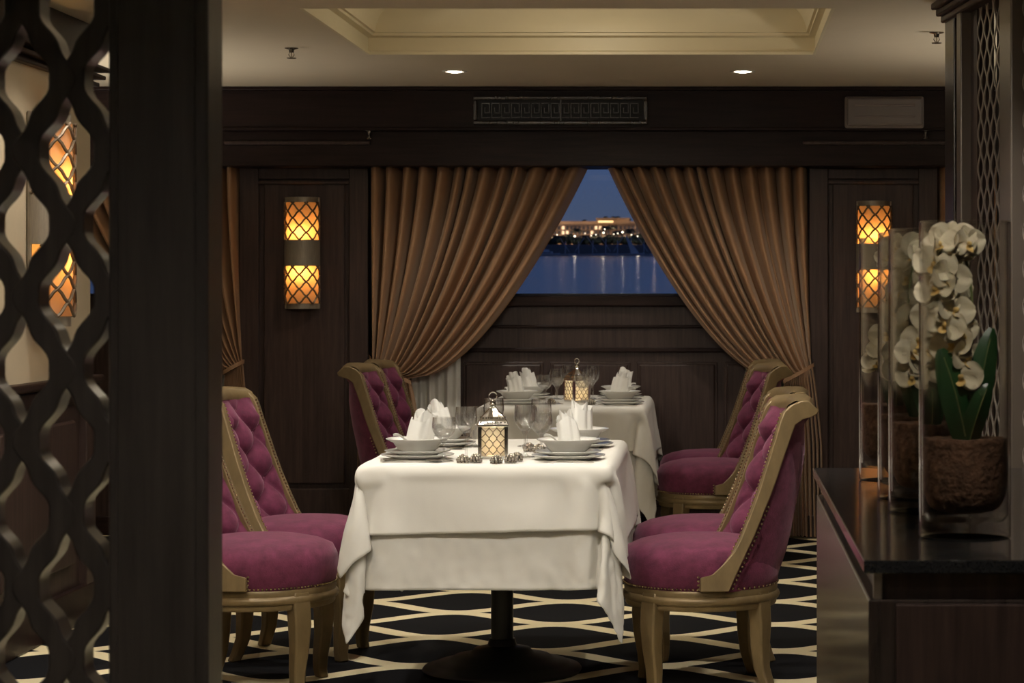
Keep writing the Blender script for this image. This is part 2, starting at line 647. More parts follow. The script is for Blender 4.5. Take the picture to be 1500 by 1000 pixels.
# ================================================================== LAMPS
def downlight(x, y, watts, label, size=62, lit=True, rad=.05, z=None, tilt=None):
    z = CE if z is None else z
    t = empty('downlight', (x, y, z))
    tag(t, label, 'downlight', 'recessed ceiling downlights')
    MB().lathe([(.040, .02), (.044, -.004), (.058, -.006), (.062, 0), (.058, .004)], 28).build('trim_ring', 'lamp_white', t, smooth=True)
    MB().lathe([(.0, -.008), (.018, -.0075), (.034, -.004), (.040, .006)], 24).build('lamp_lens', 'downlight', t, smooth=True)
    if watts:
        l = add_light('SPOT', 'downlight_beam', (0, 0, -.03), watts, parent=t, spot_size=R(size * 2 if size < 90 else 170), spot_blend=.7, shadow_soft_size=rad)
        if tilt:
            l.rotation_euler = tilt
    return t


downlight(X(666, 10.92), 10.92, 34, 'lit ceiling downlight above the air grille, left of the two in view', size=66)
downlight(X(1088, 10.92), 10.92, 34, 'lit ceiling downlight right of the air grille, right of the two in view', size=66)


cl = empty('coffer_fill_lamp', ((cx0 + cx1) / 2, (cy0 + cy1) / 2, CE + .214))  # unseen lamp added to brighten the inside of the coffer
tag(cl, 'added flush disc lamp inside the ceiling coffer, hidden by its near edge', 'ceiling lamp')
MB().lathe([(0, 0), (.16, 0), (.165, -.01), (.16, -.02), (.15, -.024), (0, -.03)], 32).build('opal_disc', 'lamp_white', cl, smooth=True)
add_light('POINT', 'coffer_fill_light', (0, 0, -.06), 9, (1, .88, .66), cl, shadow_soft_size=.03)


# ---- half-round wall sconce
def sconce(loc, rz, s, label, watts=.75):
    """half cylinder bulging towards -Y in local space"""
    t = empty('wall_sconce', loc, rz)
    tag(t, label, 'wall sconce', 'half round lattice wall sconces')
    t.scale = (s, s, s)
    r = .093
    H = .587
    MB().box(-r, r, -.012, 0, 0, H).build('back_plate', 'sconce_metal', t, bevel=.003)
    bands = [(0, .028, r - .012), (.225, .362, r), (.559, .587, r - .012)]
    for z0, z1, rr in bands:
        MB().lathe([(rr, z0), (rr + .001, z0), (rr + .001, z1), (rr, z1), (rr - .004, z1), (rr - .004, z0), (rr, z0)], 20, (0, -.01, 0), a0=PI, a1=2 * PI).build('metal_band', 'sconce_metal', t, smooth=True)
    for z0, z1 in ((.028, .225), (.362, .559)):
        MB().lathe([(r - .008, z0), (r - .008, z1)], 20, (0, -.01, 0), a0=PI, a1=2 * PI).build('amber_diffuser', 'amber', t, smooth=True)
        g = MB()
        n = 4
        hcell = (z1 - z0) / 2.6
        for sgn in (1, -1):
            for k in range(-4, n + 4):
                pth = []
                for i in range(25):
                    zz = z0 + (z1 - z0) * i / 24
                    ph = (zz - z0) / hcell
                    a = PI + PI / n * (k + sgn * (ph + .03 * math.sin(4 * PI * ph)) )
                    if PI - 1e-6 <= a <= 2 * PI + 1e-6:
                        pth.append((r * math.cos(a), -.01 + r * math.sin(a), zz))
                if len(pth) > 2:
                    g.tube(pth, .0048, 5)
        g.build('lattice_grille', 'sconce_dark', t, smooth=True)
        zz = z1 - .035 if z0 < .2 else z0 + .035
        add_light('POINT', 'sconce_bulb', (0, -.055, zz), watts * s * s, (1, .52, .13), t, shadow_soft_size=.012)
    return t


sy = yP - .003
zs = Z(452, sy)
sconce((X(443.5, sy), sy, zs), 0, 1.0, 'half round amber wall sconce on the pilaster left of the window')
sconce((X(1280, sy), sy, zs - .02), 0, 1.0, 'half round amber wall sconce behind the flower vases')
sconce((XLW + .003, 8.33, 1.17), R(90), 1.33, 'larger half round amber sconce on beige wall behind the lattice screen', .6)

# unseen room lights (same ceiling fittings above the view; those towards the camera added as fill)
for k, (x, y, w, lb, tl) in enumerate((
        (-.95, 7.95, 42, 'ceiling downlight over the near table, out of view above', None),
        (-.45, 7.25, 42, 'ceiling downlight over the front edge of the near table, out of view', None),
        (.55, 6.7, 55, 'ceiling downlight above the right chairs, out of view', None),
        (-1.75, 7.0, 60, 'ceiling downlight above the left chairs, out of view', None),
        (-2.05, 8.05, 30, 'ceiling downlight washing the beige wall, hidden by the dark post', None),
        (-1.25, 5.2, 82, 'tilted ceiling fill downlight in front of the near table, left one, out of view', (R(38), 0, R(-12))),
        (-.15, 5.2, 82, 'tilted ceiling fill downlight in front of the near table, right one, out of view', (R(38), 0, R(14))),
        (.35, 3.0, 45, 'ceiling fill downlight above the vase counter, out of view', (R(28), 0, 0)),
        (-.75, 1.85, 70, 'ceiling fill downlight added before the dark post, out of view', None),
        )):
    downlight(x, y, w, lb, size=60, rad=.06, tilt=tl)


def fill_globe(x, y, watts, lb):  # unseen pendant added as soft fill for the room
    t = empty('fill_globe_pendant', (x, y, CE))
    tag(t, lb, 'pendant lamp', 'added fill globe pendants')
    MB().lathe([(0, 0), (.05, 0), (.045, -.02), (0, -.022)], 20).build('canopy', 'sconce_metal', t, smooth=True)
    MB().tube([(0, 0, -.02), (0, 0, -.30)], .006, 8).build('rod', 'sconce_metal', t, smooth=True)
    MB().ball((0, 0, -.42), .125, 24, 14).build('opal_globe', 'opal', t, smooth=True)
    add_light('POINT', 'globe_fill_light', (0, 0, -.42), watts, (1, .87, .70), t, shadow_soft_size=.11)


fill_globe(2.2, 6.0, 30, 'added fill globe pendant to the right of the counter, out of view')
fill_globe(-1.75, 5.0, 35, 'added fill globe pendant to the left beyond the lattice screen, out of view')
fill_globe(-.2, -.6, 30, 'added fill globe pendant behind the viewer')

def fill_torchiere(x, y, watts, lb):  # unseen lamp added to brighten the ceiling and bounce fill down
    t = empty('fill_torchiere_lamp', (x, y, 0))
    tag(t, lb, 'floor lamp', 'added uplighter floor lamps')
    MB().lathe([(0, 0), (.14, 0), (.14, .02), (.02, .035), (0, .035)], 24).build('base', 'sconce_metal', t, smooth=True)
    MB().lathe([(.012, .03), (.012, 1.27)], 12).build('pole', 'sconce_metal', t, smooth=True)
    MB().lathe([(.012, 1.25), (.06, 1.27), (.14, 1.35), (.145, 1.35), (.06, 1.26), (.012, 1.235)], 28).build('bowl', 'sconce_metal', t, smooth=True)
    l = add_light('SPOT', 'uplight_fill', (0, 0, 1.33), watts, parent=t, spot_size=R(160), spot_blend=.6, shadow_soft_size=.08)
    l.rotation_euler = (PI, 0, 0)


fill_torchiere(2.0, 9.6, 55, 'added uplighter floor lamp behind the lattice partition, out of view')
fill_torchiere(-3.3, 10.3, 60, 'added uplighter floor lamp behind the beige wall, out of view')
fill_torchiere(-2.0, 4.4, 70, 'added uplighter floor lamp beyond the lattice screen, out of view')

# ================================================================== NEAR LATTICE SCREEN (left)
def wavy_strand(mb, x0, z0, z1, amp, per, hw, y0, y1, sgn, phase=0., step=.16):
    """one vertical wavy ribbon of the ogee lattice"""
    n = int((z1 - z0) / per * 28)
    L_, R_ = [], []
    for i in range(n + 1):
        z = z0 + (z1 - z0) * i / n
        ph = ((z - phase) / per) % 1.0
        # triangle wave with vertical waists at the touching points and a cusp half way
        h = ph * 2 if ph < .5 else 2 - ph * 2
        h2 = h - .050 * math.sin(4 * PI * h) - .055 * math.sin(2 * PI * h)
        x = x0 + sgn * amp * (2 * h2 - 1)
        wd = hw * (1 + .10 * math.cos(4 * PI * h))
        L_.append((x - wd, z))
        R_.append((x + wd, z))
    vs = []
    for (a, z), (b, _) in zip(L_, R_):
        vs += [(a, y0, z), (b, y0, z), (b, y1, z), (a, y1, z)]
    fs = []
    for i in range(n):
        for j in range(4):
            j2 = (j + 1) % 4
            fs.append((i * 4 + j, i * 4 + j2, i * 4 + 4 + j2, i * 4 + 4 + j))
    fs.append((0, 1, 2, 3))
    fs.append((n * 4 + 3, n * 4 + 2, n * 4 + 1, n * 4))
    mb.add(vs, fs)


YS = 3.0
scr = empty('lattice_screen', (X(160, YS), YS, 0))
tag(scr, 'dark wooden openwork lattice screen with broad post at the left edge', 'screen')
px0 = X(160, YS)
MB().box(0, X(306, YS) - px0, -.005, .085, 0, CE - .004).build('post', 'wood_screen', scr, bevel=.004)
MB().box(.012, X(306, YS) - px0 - .016, -.009, -.004, .0, CE - .01).build('post_face', 'wood_screen', scr, bevel=.003)
LAT_FLIP = True
perz = 213 * YS / F
wx = 131 * YS / F
for k in range(9):
    # strands sit between touching columns
    xc = X(97, YS) - px0 + wx / 4 - k * wx / 2
    if k == 0:
        pass
    s_ = MB()
    wavy_strand(s_, xc, .04, CE - .05, wx / 4 - .005, perz, .0170, -.0012 * (k % 2), .048 + .0012 * (k % 2), -1 if k % 2 == 0 else 1, phase=Z(115, YS) % perz + (perz / 2 if LAT_FLIP else 0))
    o = s_.build('lattice_bar', 'wood_screen', scr, smooth=True, angle=50, bevel=.003)
lo = X(100, YS) - px0 + wx / 4 - 9 * wx / 2
MB().box(lo, 0, -.002, .08, 0, .05).build('bottom_rail', 'wood_screen', scr, bevel=.004)
MB().box(lo, 0, -.002, .08, CE - .06, CE - .004).build('top_rail', 'wood_screen', scr, bevel=.004)
MB().box(lo - .1, lo, -.005, .085, 0, CE - .004).build('post', 'wood_screen', scr, bevel=.004)

# ================================================================== FAR LATTICE PARTITION (right)
D0 = 8.3
part = empty('lattice_partition', (X(1384, D0), D0, 0), math.atan2(.108, -1) + PI / 2 - PI)
tag(part, 'tall dark partition with pale grey lattice bays behind the vases', 'partition')
# local -Y runs towards the camera (and a little to the right); local X is across
part.rotation_euler.z = math.atan(.108)


def dist_for(px):
    # distance along the partition (towards the camera) of a pixel column
    t = (px - CX) / F
    x0, y0 = part.location.x, part.location.y
    d = (t * y0 - x0) / (.108 + t)
    return d * math.sqrt(1 + .108 ** 2)


a_, b_, c_, d_ = [dist_for(p) for p in (1404, 1419, 1467, 1484)]
MB().box(-.0, .11, -dist_for(1397), 0, 0, CE - .003).build('end_pilaster', 'wood_glossy', part, bevel=.005)
MB().box(.03, .09, -a_, -dist_for(1397), 0, CE - .003).build('post', 'wood', part)
MB().box(-.008, .10, -dist_for(1410), -a_, 0, CE - .003).build('post', 'post_bronze', part, bevel=.006)
MB().box(.03, .09, -b_, -dist_for(1410), 0, CE - .003).build('stile', 'wood', part)
MB().box(-.008, .10, -d_, -c_, 0, CE - .003).build('post', 'post_bronze', part, bevel=.006)
e_ = dist_for(1560)
MB().box(.03, .09, -e_ - .1, -e_, 0, CE - .003).build('post', 'wood', part, bevel=.005)
MB().box(.03, .09, -e_, -d_, 0, .45).build('kick_panel', 'wood', part, bevel=.005)
MB().box(.03, .09, -c_, -b_, 0, .45).build('kick_panel', 'wood', part, bevel=.005)
MB().box(.10, .13, -e_, -b_, .45, CE - .003).build('backing_board', 'black', part)
for k in range(3):
    MB().box(-.012 - .014 * k, .12 + .03 * k, -e_, .02 + .02 * k, CE - .08 + .026 * k, CE - .054 + .026 * k - .001).build('crown_moulding', 'wood', part, bevel=.006)


def lat_panel(s0, s1, n):
    w = (s1 - s0) / n
    for k in range(n):
        m_ = MB()
        nn = 18
        z0_, z1_ = .45, CE - .08
        per = .119
        st = int((z1_ - z0_) / per * 16)
        vs, fs = [], []
        for i in range(st + 1):
            z = z0_ + (z1_ - z0_) * i / st
            ph = (z / per) % 1.
            h = ph * 2 if ph < .5 else 2 - 2 * ph
            h = h - .10 * math.sin(2 * PI * h)
            y = -(s0 + w * (k + .5) + (1 if k % 2 else -1) * (w / 2 - .004) * (2 * h - 1))
            hw = .0075
            vs += [(.03, y - hw, z), (.03, y + hw, z), (.034, y + hw, z), (.034, y - hw, z)]
        for i in range(st):
            for j in range(4):
                j2 = (j + 1) % 4
                fs.append((i * 4 + j, i * 4 + j2, i * 4 + 4 + j2, i * 4 + 4 + j))
        m_.add(vs, fs)
        m_.build('lattice_bar', 'lattice_grey', part, smooth=True, angle=50)


lat_panel(b_, c_, 10)
lat_panel(d_, e_, 10)

# ================================================================== CURTAINS
def g_in(t):
    t = min(max(t, 0), 1)
    return .55 * t + .45 * (1 - (1 - t * t) ** .4)


def curtain(name_lbl, x_out, x_in, x_tie_out, x_tie_in, z_top, z_tie, y0, seed, tie_dz=.09):
    """swag curtain from (x_out..x_in) at the top to a gathered tie, then a tail to the floor"""
    rr = random.Random(seed)
    t_ = empty('curtain', (x_tie_out, y0, 0))
    nf = 13
    # irregular fold positions
    ph = [0]
    for k in range(nf):
        ph.append(ph[-1] + rr.uniform(.65, 1.35))
    ph = [p / ph[-1] for p in ph]
    am = [rr.uniform(.55, 1.15) for _ in range(nf + 1)]
    sub = [rr.uniform(-.5, .5) for _ in range(nf + 1)]

    def fold(s):
        for k in range(nf):
            if s <= ph[k + 1] or k == nf - 1:
                q = (s - ph[k]) / (ph[k + 1] - ph[k])
                a = am[k] + (am[k + 1] - am[k]) * q
                base = math.cos(2 * PI * q)
                # sharpen crests into soft pleats
                v = math.copysign(abs(base) ** .8, base)
                return a * v + .18 * sub[k] * math.sin(4 * PI * q)
        return 0
    sg = 1 if x_in > x_out else -1

    def P(s, v):
        if v <= 1:   # above tie
            t = v
            gi = g_in(t)
            # folds further out run straighter
            g = (1 - s) * (t ** 1.6) + s * gi
            xt = x_out + (x_in - x_out) * s
            xb = x_tie_out + (x_tie_in - x_tie_out) * s
            x = xt + (xb - xt) * g
            zt = z_tie + tie_dz * (.55 - s) - .02 * math.sin(PI * s)
            z = z_top + (zt - z_top) * t
            amp = .085 * (1 - t) ** .6 + .020 + .012 * math.sin(PI * t)
            bulge = -.05 * math.sin(PI * t) * s
            y = y0 + amp * fold(s) + bulge - .03 * t
            x += sg * .012 * (1 - t) * fold(s + .02)
            return (x, y, z)
        t = (v - 1)
        cxt = (x_tie_out + x_tie_in) / 2
        wd0 = (x_tie_in - x_tie_out)
        wd = wd0 * (1 + .75 * min(1, t * 2.2) ** .7)
        x = cxt + wd * (s - .5) - sg * .012 * t
        zt = z_tie + tie_dz * (.55 - s) - .02 * math.sin(PI * s)
        z = zt + (.012 - zt) * t
        y = y0 + (.016 + .03 * min(1, t * 2)) * fold(s) - .03
        return (x - t_.location.x, y - t_.location.y, z) if False else (x, y, z)

    def fn(u, w):
        v = w * 1.6
        if v > 1:
            v = 1 + (v - 1) / .6
        p = P(u, v)
        return (p[0] - x_tie_out, p[1] - y0, p[2])
    MB().grid(fn, 220, 96).build('drape', 'curtain', t_, smooth=True, angle=180)
    # tie band
    xc = (x_tie_out + x_tie_in) / 2 - x_tie_out
    hw = abs(x_tie_in - x_tie_out) / 2 + .012

    def band(u, w):
        a = 2 * PI * u
        return (xc + hw * math.cos(a), -.03 + .055 * math.sin(a), z_tie - sg * (hw * math.cos(a)) * .55 + (w - .5) * .022)
    MB().grid(band, 40, 3, close_u=True).build('tie_band', 'curtain', t_, smooth=True)
    hook = MB()
    hook.tube([(xc - sg * hw * .9, -.01, z_tie + hw * .5), (xc - sg * (hw + .03), .03, z_tie + hw * .8 + .015), (xc - sg * (hw + .045), .08, z_tie + hw * .8 + .05)], .006, 8)
    hook.build('tie_cord', 'curtain', t_, smooth=True)
    tag(t_, name_lbl, 'curtain', 'swagged bronze curtains')
    return t_


yC = 12.0
ztop = Z(243, 11.8) + .04
ztie = Z(543, yC)
curtain('bronze satin curtain swagged to the left of the middle window', X(541, yC), X(863, yC), X(546, yC), X(600, yC), ztop, ztie, yC, 3)
curtain('bronze satin curtain swagged to the right of the middle window', X(1183, yC), X(884, yC), X(1189, yC), X(1150, yC), ztop, ztie - .01, yC, 5)
curtain('bronze satin curtain seen just past the dark post', X(350, yC), X(352 - 322 + 3, yC), X(356, yC), X(332, yC), ztop, ztie + .02, yC, 8)


PXP = PITCH * F / 12.0
for off, lab in ((-PXP, 'behind the beige wall'), (PXP, 'behind the lattice partition')):
    curtain('bronze satin curtain on the left of the window ' + lab, X(541 + off, yC), X(863 + off, yC), X(546 + off, yC), X(600 + off, yC), ztop, ztie, yC, 12)
curtain('bronze satin curtain on the right of the window behind the lattice partition', X(1183 + PXP, yC), X(884 + PXP, yC), X(1189 + PXP, yC), X(1150 + PXP, yC), ztop, ztie, yC, 15)


def sheer(lbl, xa, xb, zt, y, seed):
    rr = random.Random(seed)
    p_ = rr.random()

    def fn(u, w):
        x = xa + (xb - xa) * u
        z = zt + (.01 - zt) * w
        return (x, y + .014 * math.sin(2 * PI * (u * 9 + p_)) + .008 * math.sin(2 * PI * (u * 4.3)), z)
    o = MB().grid(fn, 110, 4).build('sheer_curtain', 'sheer', smooth=True, angle=180)
    tag(o, lbl, 'sheer curtain', 'white sheer curtains')


sheer('white sheer curtain under the left swag of the middle window', X(556, 12.1), X(674, 12.1), Z(440, 12.1), 12.105, 1)
sheer('white sheer curtain under the right swag of the middle window', X(1092, 12.04), X(1172, 12.04), Z(440, 12.04), 12.105, 2)
sheer('white sheer curtain under the swag beside the dark post', X(240, 12.04), X(342, 12.04), Z(440, 12.04), 12.105, 3)

# ================================================================== CHAIR
FB = [(.244, .340, .338, .340), (.245, .360, .345, .355), (.246, .384, .354, .375), (.285, .394, .368, .405), (.318, .424, .388, .446),
      (.345, .460, .404, .478), (.368, .501, .424, .518), (.396, .566, .450, .580), (.424, .636, .478, .645), (.448, .706, .502, .708),
      (.469, .771, .523, .770), (.488, .830, .545, .828), (.503, .880, .560, .868), (.512, .908, .575, .885), (.526, .930, .590, .892),
      (.550, .944, .603, .900), (.580, .944, .609, .914)]
FB = [(a - .028 * min(1, max(0, (.950 - b) / .06)) + (.006 if .43 < b < .90 else 0), b, c - .028 * min(1, max(0, (.945 - b) / .06)), d) for a, b, c, d in FB]


def side_yc(z):
    return .258 - .056 * max(0, (z - .34) / .6) ** .8


def F_at(z):
    return lerp_table([(a[1], a[0]) for a in FB[2:14]], z)


def B_at(z):
    return lerp_table([(a[3], a[2]) for a in FB[:14]], z)


def co_at(z):
    return lerp_table([(.336, .186), (.44, .174), (.54, .148), (.77, .098), (.9, .046)], z)


def ci_at(z):
    return lerp_table([(.40, .115), (.55, .096), (.75, .070), (.92, .052)], z)


def chair_lx(u):
    return .25 - u


def make_chair():
    t = empty('dining_chair')
    # seat cushion
    MB().lathe([(.243, .330), (.252, .345), (.260, .385), (.258, .430), (.242, .462), (.205, .478), (.15, .490), (.08, .496), (.0, .498)], 48).build('seat', 'velvet', t, smooth=True, angle=80)
    # round apron
    MB().lathe([(.20, .272), (.245, .272), (.250, .278), (.250, .290), (.258, .294), (.262, .304), (.258, .314), (.252, .318), (.254, .330), (.250, .338), (.20, .338)], 48).build('apron', 'gold', t, smooth=True, angle=50)
    # upholstered back: inner tufted face
    nb_a, nb_b = .150, .165

    def inner(u, w):
        s = 2 * u - 1
        z = .43 + .485 * w
        yl = s * (side_yc(z) - .012)
        base = F_at(z) + .012 + ci_at(z) * (1 - s * s)
        p = yl / nb_a
        q = (z - .45) / nb_b
        f = abs(math.sin(PI * (p + q) / 1.0) * math.sin(PI * (p - q) / 1.0))
        edge = min(1, (1 - abs(s)) * 5) * min(1, (1 - w) * 8)
        puff = (.048 * f ** .5 - .008) * edge + .010 * (1 - s * s)
        return (chair_lx(base - puff), yl, z - .25 * puff)
    MB().grid(inner, 60, 72).build('tufted_back', 'velvet', t, smooth=True, angle=180)
    bt = MB()
    for i in range(-4, 5):
        for j in range(-1, 10):
            # buttons where both pleat families cross
            p, q = i / 2, j / 2
            if (i + j) % 2:
                continue
            yl = p * nb_a
            z = .45 + q * nb_b
            s = yl / (side_yc(z) - .012)
            if abs(s) > .9 or not .46 < z < .90:
                continue
            base = F_at(z) + .012 + ci_at(z) * (1 - s * s)
            bt.ball((chair_lx(base - .010 * (1 - s * s) + .002), yl, z), .008, 8, 4, (.6, 1, 1))
    bo_ = bt.build('back_buttons', 'velvet', t, smooth=True)
    bo_['kind'] = 'stuff'

    # outer shell of the back
    def outer(u, w):
        s = 2 * u - 1
        z = .336 + .565 * w
        yl = s * (side_yc(z) + .004)
        base = B_at(z) - .012 + (co_at(z) + .012) * (1 - abs(s) ** 2.3)
        return (chair_lx(base), yl, z)
    MB().grid(outer, 40, 30).build('back_shell', 'velvet', t, smooth=True, angle=180)
    # side frames with scrolled tops
    for sg in (1, -1):
        m_ = MB()
        vs, fs = [], []
        for (fu, fz, bu, bz) in FB:
            zc = (fz + bz) / 2
            yc = side_yc(zc)
            for (u_, z_, dy) in ((fu, fz, -.022), (fu, fz, .018), (bu, bz, .018), (bu, bz, -.022)):
                vs.append((chair_lx(u_), sg * (yc + dy), z_))
        for i in range(len(FB) - 1):
            for j in range(4):
                j2 = (j + 1) % 4
                fs.append((i * 4 + j, i * 4 + j2, i * 4 + 4 + j2, i * 4 + 4 + j))
        fs.append((0, 1, 2, 3))
        n_ = (len(FB) - 1) * 4
        fs.append((n_ + 3, n_ + 2, n_ + 1, n_))
        m_.add(vs, fs)
        m_.build('side_frame', 'gold', t, smooth=True, angle=40, bevel=.004)
    # rolled top rail
    prf = [(-.006, -.018), (-.010, -.004), (.000, .016), (.024, .030), (.052, .030), (.068, .018), (.070, .002), (.056, -.008), (.040, -.006), (.030, -.020)]

    def rail(u, w):
        s = 2 * w - 1
        k = u * len(prf)
        i = int(k) % len(prf)
        du, dz = prf[i]
        z = .914
        yl = s * (side_yc(z) + .004)
        base = .508 + .042 * (1 - s * s)
        arch = .012 * (1 - s * s)
        return (chair_lx(base + du), yl, z + dz + arch)
    MB().grid(rail, len(prf), 20, close_u=True).build('top_rail', 'gold', t, smooth=True, angle=60)
    # legs
    for k, (ang, dirn) in enumerate(((42, 1), (-42, 1), (138, -1), (-138, -1))):
        a = R(ang)
        if dirn > 0:
            pr = [(.228, .330), (.232, .29), (.240, .22), (.238, .15), (.228, .08), (.226, .03), (.232, .0)]
        else:
            pr = [(.226, .330), (.230, .29), (.236, .22), (.236, .15), (.242, .08), (.262, .03), (.278, .0)]
        sz = [.040, .044, .042, .037, .032, .029, .028]
        vs, fs = [], []
        er = Vector((math.cos(a), math.sin(a), 0))
        et = Vector((-math.sin(a), math.cos(a), 0))
        for (r_, z_), s_ in zip(pr, sz):
            for (g, h) in ((-1, -1), (1, -1), (1, 1), (-1, 1)):
                p = er * (r_ + g * s_ * .62) + et * (h * s_ * .72)
                vs.append((p.x, p.y, z_))
        n_ = len(pr)
        for i in range(n_ - 1):
            for j in range(4):
                j2 = (j + 1) % 4
                fs.append((i * 4 + j, i * 4 + j2, i * 4 + 4 + j2, i * 4 + 4 + j))
        fs.append((0, 1, 2, 3))
        fs.append((n_ * 4 - 1, n_ * 4 - 2, n_ * 4 - 3, n_ * 4 - 4))
        MB().add(vs, fs).build('leg', 'gold', t, smooth=True, angle=40, bevel=.006)
    # nail heads
    nl = MB()

    def nail(x, y, z):
        nl.ball((x, y, z), .0048, 6, 3)
    n_ = 64
    for i in range(n_ + 1):
        a = -R(96) + R(192) * i / n_
        nail(.2535 * math.cos(a), .2535 * math.sin(a), .345)
    for i in range(1, 16):
        for sg in (1, -1):
            a = PI + sg * R(78) * i / 16
            nail(.2535 * math.cos(a), .2535 * math.sin(a), .345)
    nail(-.2535, 0, .345)
    for sg in (1, -1):
        for i in range(20):
            z = .35 + .0135 * i
            nail(chair_lx(B_at(z) + .007), sg * (side_yc(z) + .0185), z)
        for i in range(4):
            z = .35 + .0125 * i
            nail(chair_lx(.211), sg * (side_yc(z) + .018), z)
        for i in range(40):
            z = .44 + .0118 * i
            nail(chair_lx(F_at(z) - .001), sg * (side_yc(z) - .016), z)
    no_ = nl.build('nail_trim', 'nail', t, smooth=True)
    no_['kind'] = 'stuff'
    return t


chair0 = make_chair()
TX = -.735
chairs = [
    # seat-front x, y, facing angle, label
    (TX + .43 + .25, 7.50, R(180 + 7), 'purple velvet chair at the near table, front right, nearest the vases'),
    (TX + .44 + .25, 8.13, R(180 + 7), 'purple velvet chair at the near table, rear right, behind another chair'),
    (TX - .53 - .25, 7.50, R(-4), 'purple velvet chair at the near table, half hidden by the dark post'),
    (TX - .49 - .25, 8.13, R(-5), 'purple velvet chair at the near table, rear left, gold scroll top showing'),
    (TX + .45 + .25, 10.97, R(180 + 12), 'purple velvet chair at the far table, front right'),
    (TX + .45 + .25, 11.58, R(180 + 12), 'purple velvet chair at the far table, right side, next to the window wall'),
    (TX - .45 - .25, 10.98, R(-4), 'purple velvet chair at the far table, front left, gold side frame showing'),
    (TX - .44 - .25, 11.56, R(-4), 'purple velvet chair at the far table, left side, next to the curtain'),
]
for i, (x, y, a, lb) in enumerate(chairs):
    c = chair0 if i == 0 else copy_tree(chair0)
    c.location = (x, y, 0)
    c.rotation_euler.z = a
    tag(c, lb, 'chair', 'tufted purple dining chairs')


# ================================================================== TABLES AND CLOTHS
TZ = .735
TA, TB = .386, .61           # half sizes


def pedestal_table(x, y, lb):
    t = empty('pedestal_table', (x, y, 0))
    tag(t, lb, 'table', 'pedestal dining tables')
    MB().box(-TA, TA, -TB, TB, TZ - .03, TZ).build('table_top', 'wood', t, bevel=.006)
    MB().lathe([(.0, .10), (.038, .10), (.038, TZ - .05), (.12, TZ - .03), (0, TZ - .03)], 24).build('column', 'iron', t, smooth=True)
    MB().lathe([(.0, 0), (.265, 0), (.272, .012), (.265, .022), (.235, .026), (.225, .036), (.18, .044), (.165, .056), (.11, .064), (.095, .082), (.05, .092), (.044, .115), (0, .115)], 40).build('base', 'iron', t, smooth=True, angle=50)
    return t


def cloth_grid(hx, hy, step, z, rot=0.):
    nx, ny = int(2 * hx / step), int(2 * hy / step)
    c, s_ = math.cos(rot), math.sin(rot)

    def fn(u, w):
        x, y = (2 * u - 1) * hx, (2 * w - 1) * hy
        return (c * x - s_ * y, s_ * x + c * y, z)
    return MB().grid(fn, nx, ny)


def settle(hx, hy, z, colliders, frames=46, rot=0., step=.021, bend=1.2, tilt=9, gap=.004):
    """let a linen sheet fall over the table and return the settled mesh"""
    me = cloth_grid(hx, hy, step, z, rot).mesh('cloth', True, 180)
    o = bpy.data.objects.new('settling_cloth', me)
    COL.objects.link(o)
    rr = random.Random(3)
    o.shape_key_add(name='Basis')
    flat = o.shape_key_add(name='flat')
    dr = o.shape_key_add(name='draped')
    TL = R(tilt)
    for i, v in enumerate(me.vertices):
        x, y = v.co.x, v.co.y
        p, q = max(abs(x) - TA - .004, 0), max(abs(y) - TB - .004, 0)
        if p == 0 and q == 0:
            continue
        sx, sy_ = (1 if x > 0 else -1), (1 if y > 0 else -1)
        r_ = math.hypot(p, q)
        th = math.atan2(q, p)
        fi = TL + R(26) * math.sin(2 * th) + rr.uniform(-.01, .01)
        h_ = r_ * math.sin(fi)
        bx = sx * (TA + .004) if p > 0 else x
        by = sy_ * (TB + .004) if q > 0 else y
        dr.data[i].co = (bx + sx * h_ * math.cos(th) + (gap * sx * min(1, r_ / .03) if p > 0 else 0), by + sy_ * h_ * math.sin(th) + (gap * sy_ * min(1, r_ / .03) if q > 0 else 0), z - r_ * math.cos(fi))
    dr.value = 1.0
    vg = o.vertex_groups.new(name='pin')
    vg.add([v.index for v in me.vertices if abs(v.co.x) < TA - .015 and abs(v.co.y) < TB - .015], 1.0, 'REPLACE')
    md = o.modifiers.new('cloth', 'CLOTH')
    st = md.settings
    st.rest_shape_key = flat
    st.quality = 6
    st.mass = .25
    st.tension_stiffness = 25
    st.compression_stiffness = 25
    st.shear_stiffness = 8
    st.bending_stiffness = bend
    st.tension_damping = 10
    st.compression_damping = 10
    st.air_damping = 3
    st.vertex_group_mass = 'pin'
    st.pin_stiffness = 1
    md.collision_settings.distance_min = .004
    md.collision_settings.collision_quality = 3
    md.collision_settings.use_self_collision = False
    md.point_cache.frame_start = 1
    md.point_cache.frame_end = frames
    for f in range(1, frames + 1):
        scene.frame_set(f)
    dg = bpy.context.evaluated_depsgraph_get()
    out = bpy.data.meshes.new_from_object(o.evaluated_get(dg))
    bpy.data.objects.remove(o)
    scene.frame_set(1)
    out.name = 'cloth'
    out.materials.clear()
    out.materials.append(M['cloth'])
    out.polygons.foreach_set('use_smooth', [True] * len(out.polygons))
    return out


def collider(me):
    o = bpy.data.objects.new('collider', me)
    COL.objects.link(o)
    o.modifiers.new('collision', 'COLLISION')
    o.collision.thickness_outer = .004
    o.collision.cloth_friction = 15
    return o


_tb = MB().box(-TA, TA, -TB, TB, TZ - .03, TZ).mesh('collider')
col_t = collider(_tb)
under_me = settle(TA + .395, TB + .395, TZ + .006, [col_t], frames=60, step=.018)
bpy.data.objects.remove(col_t)


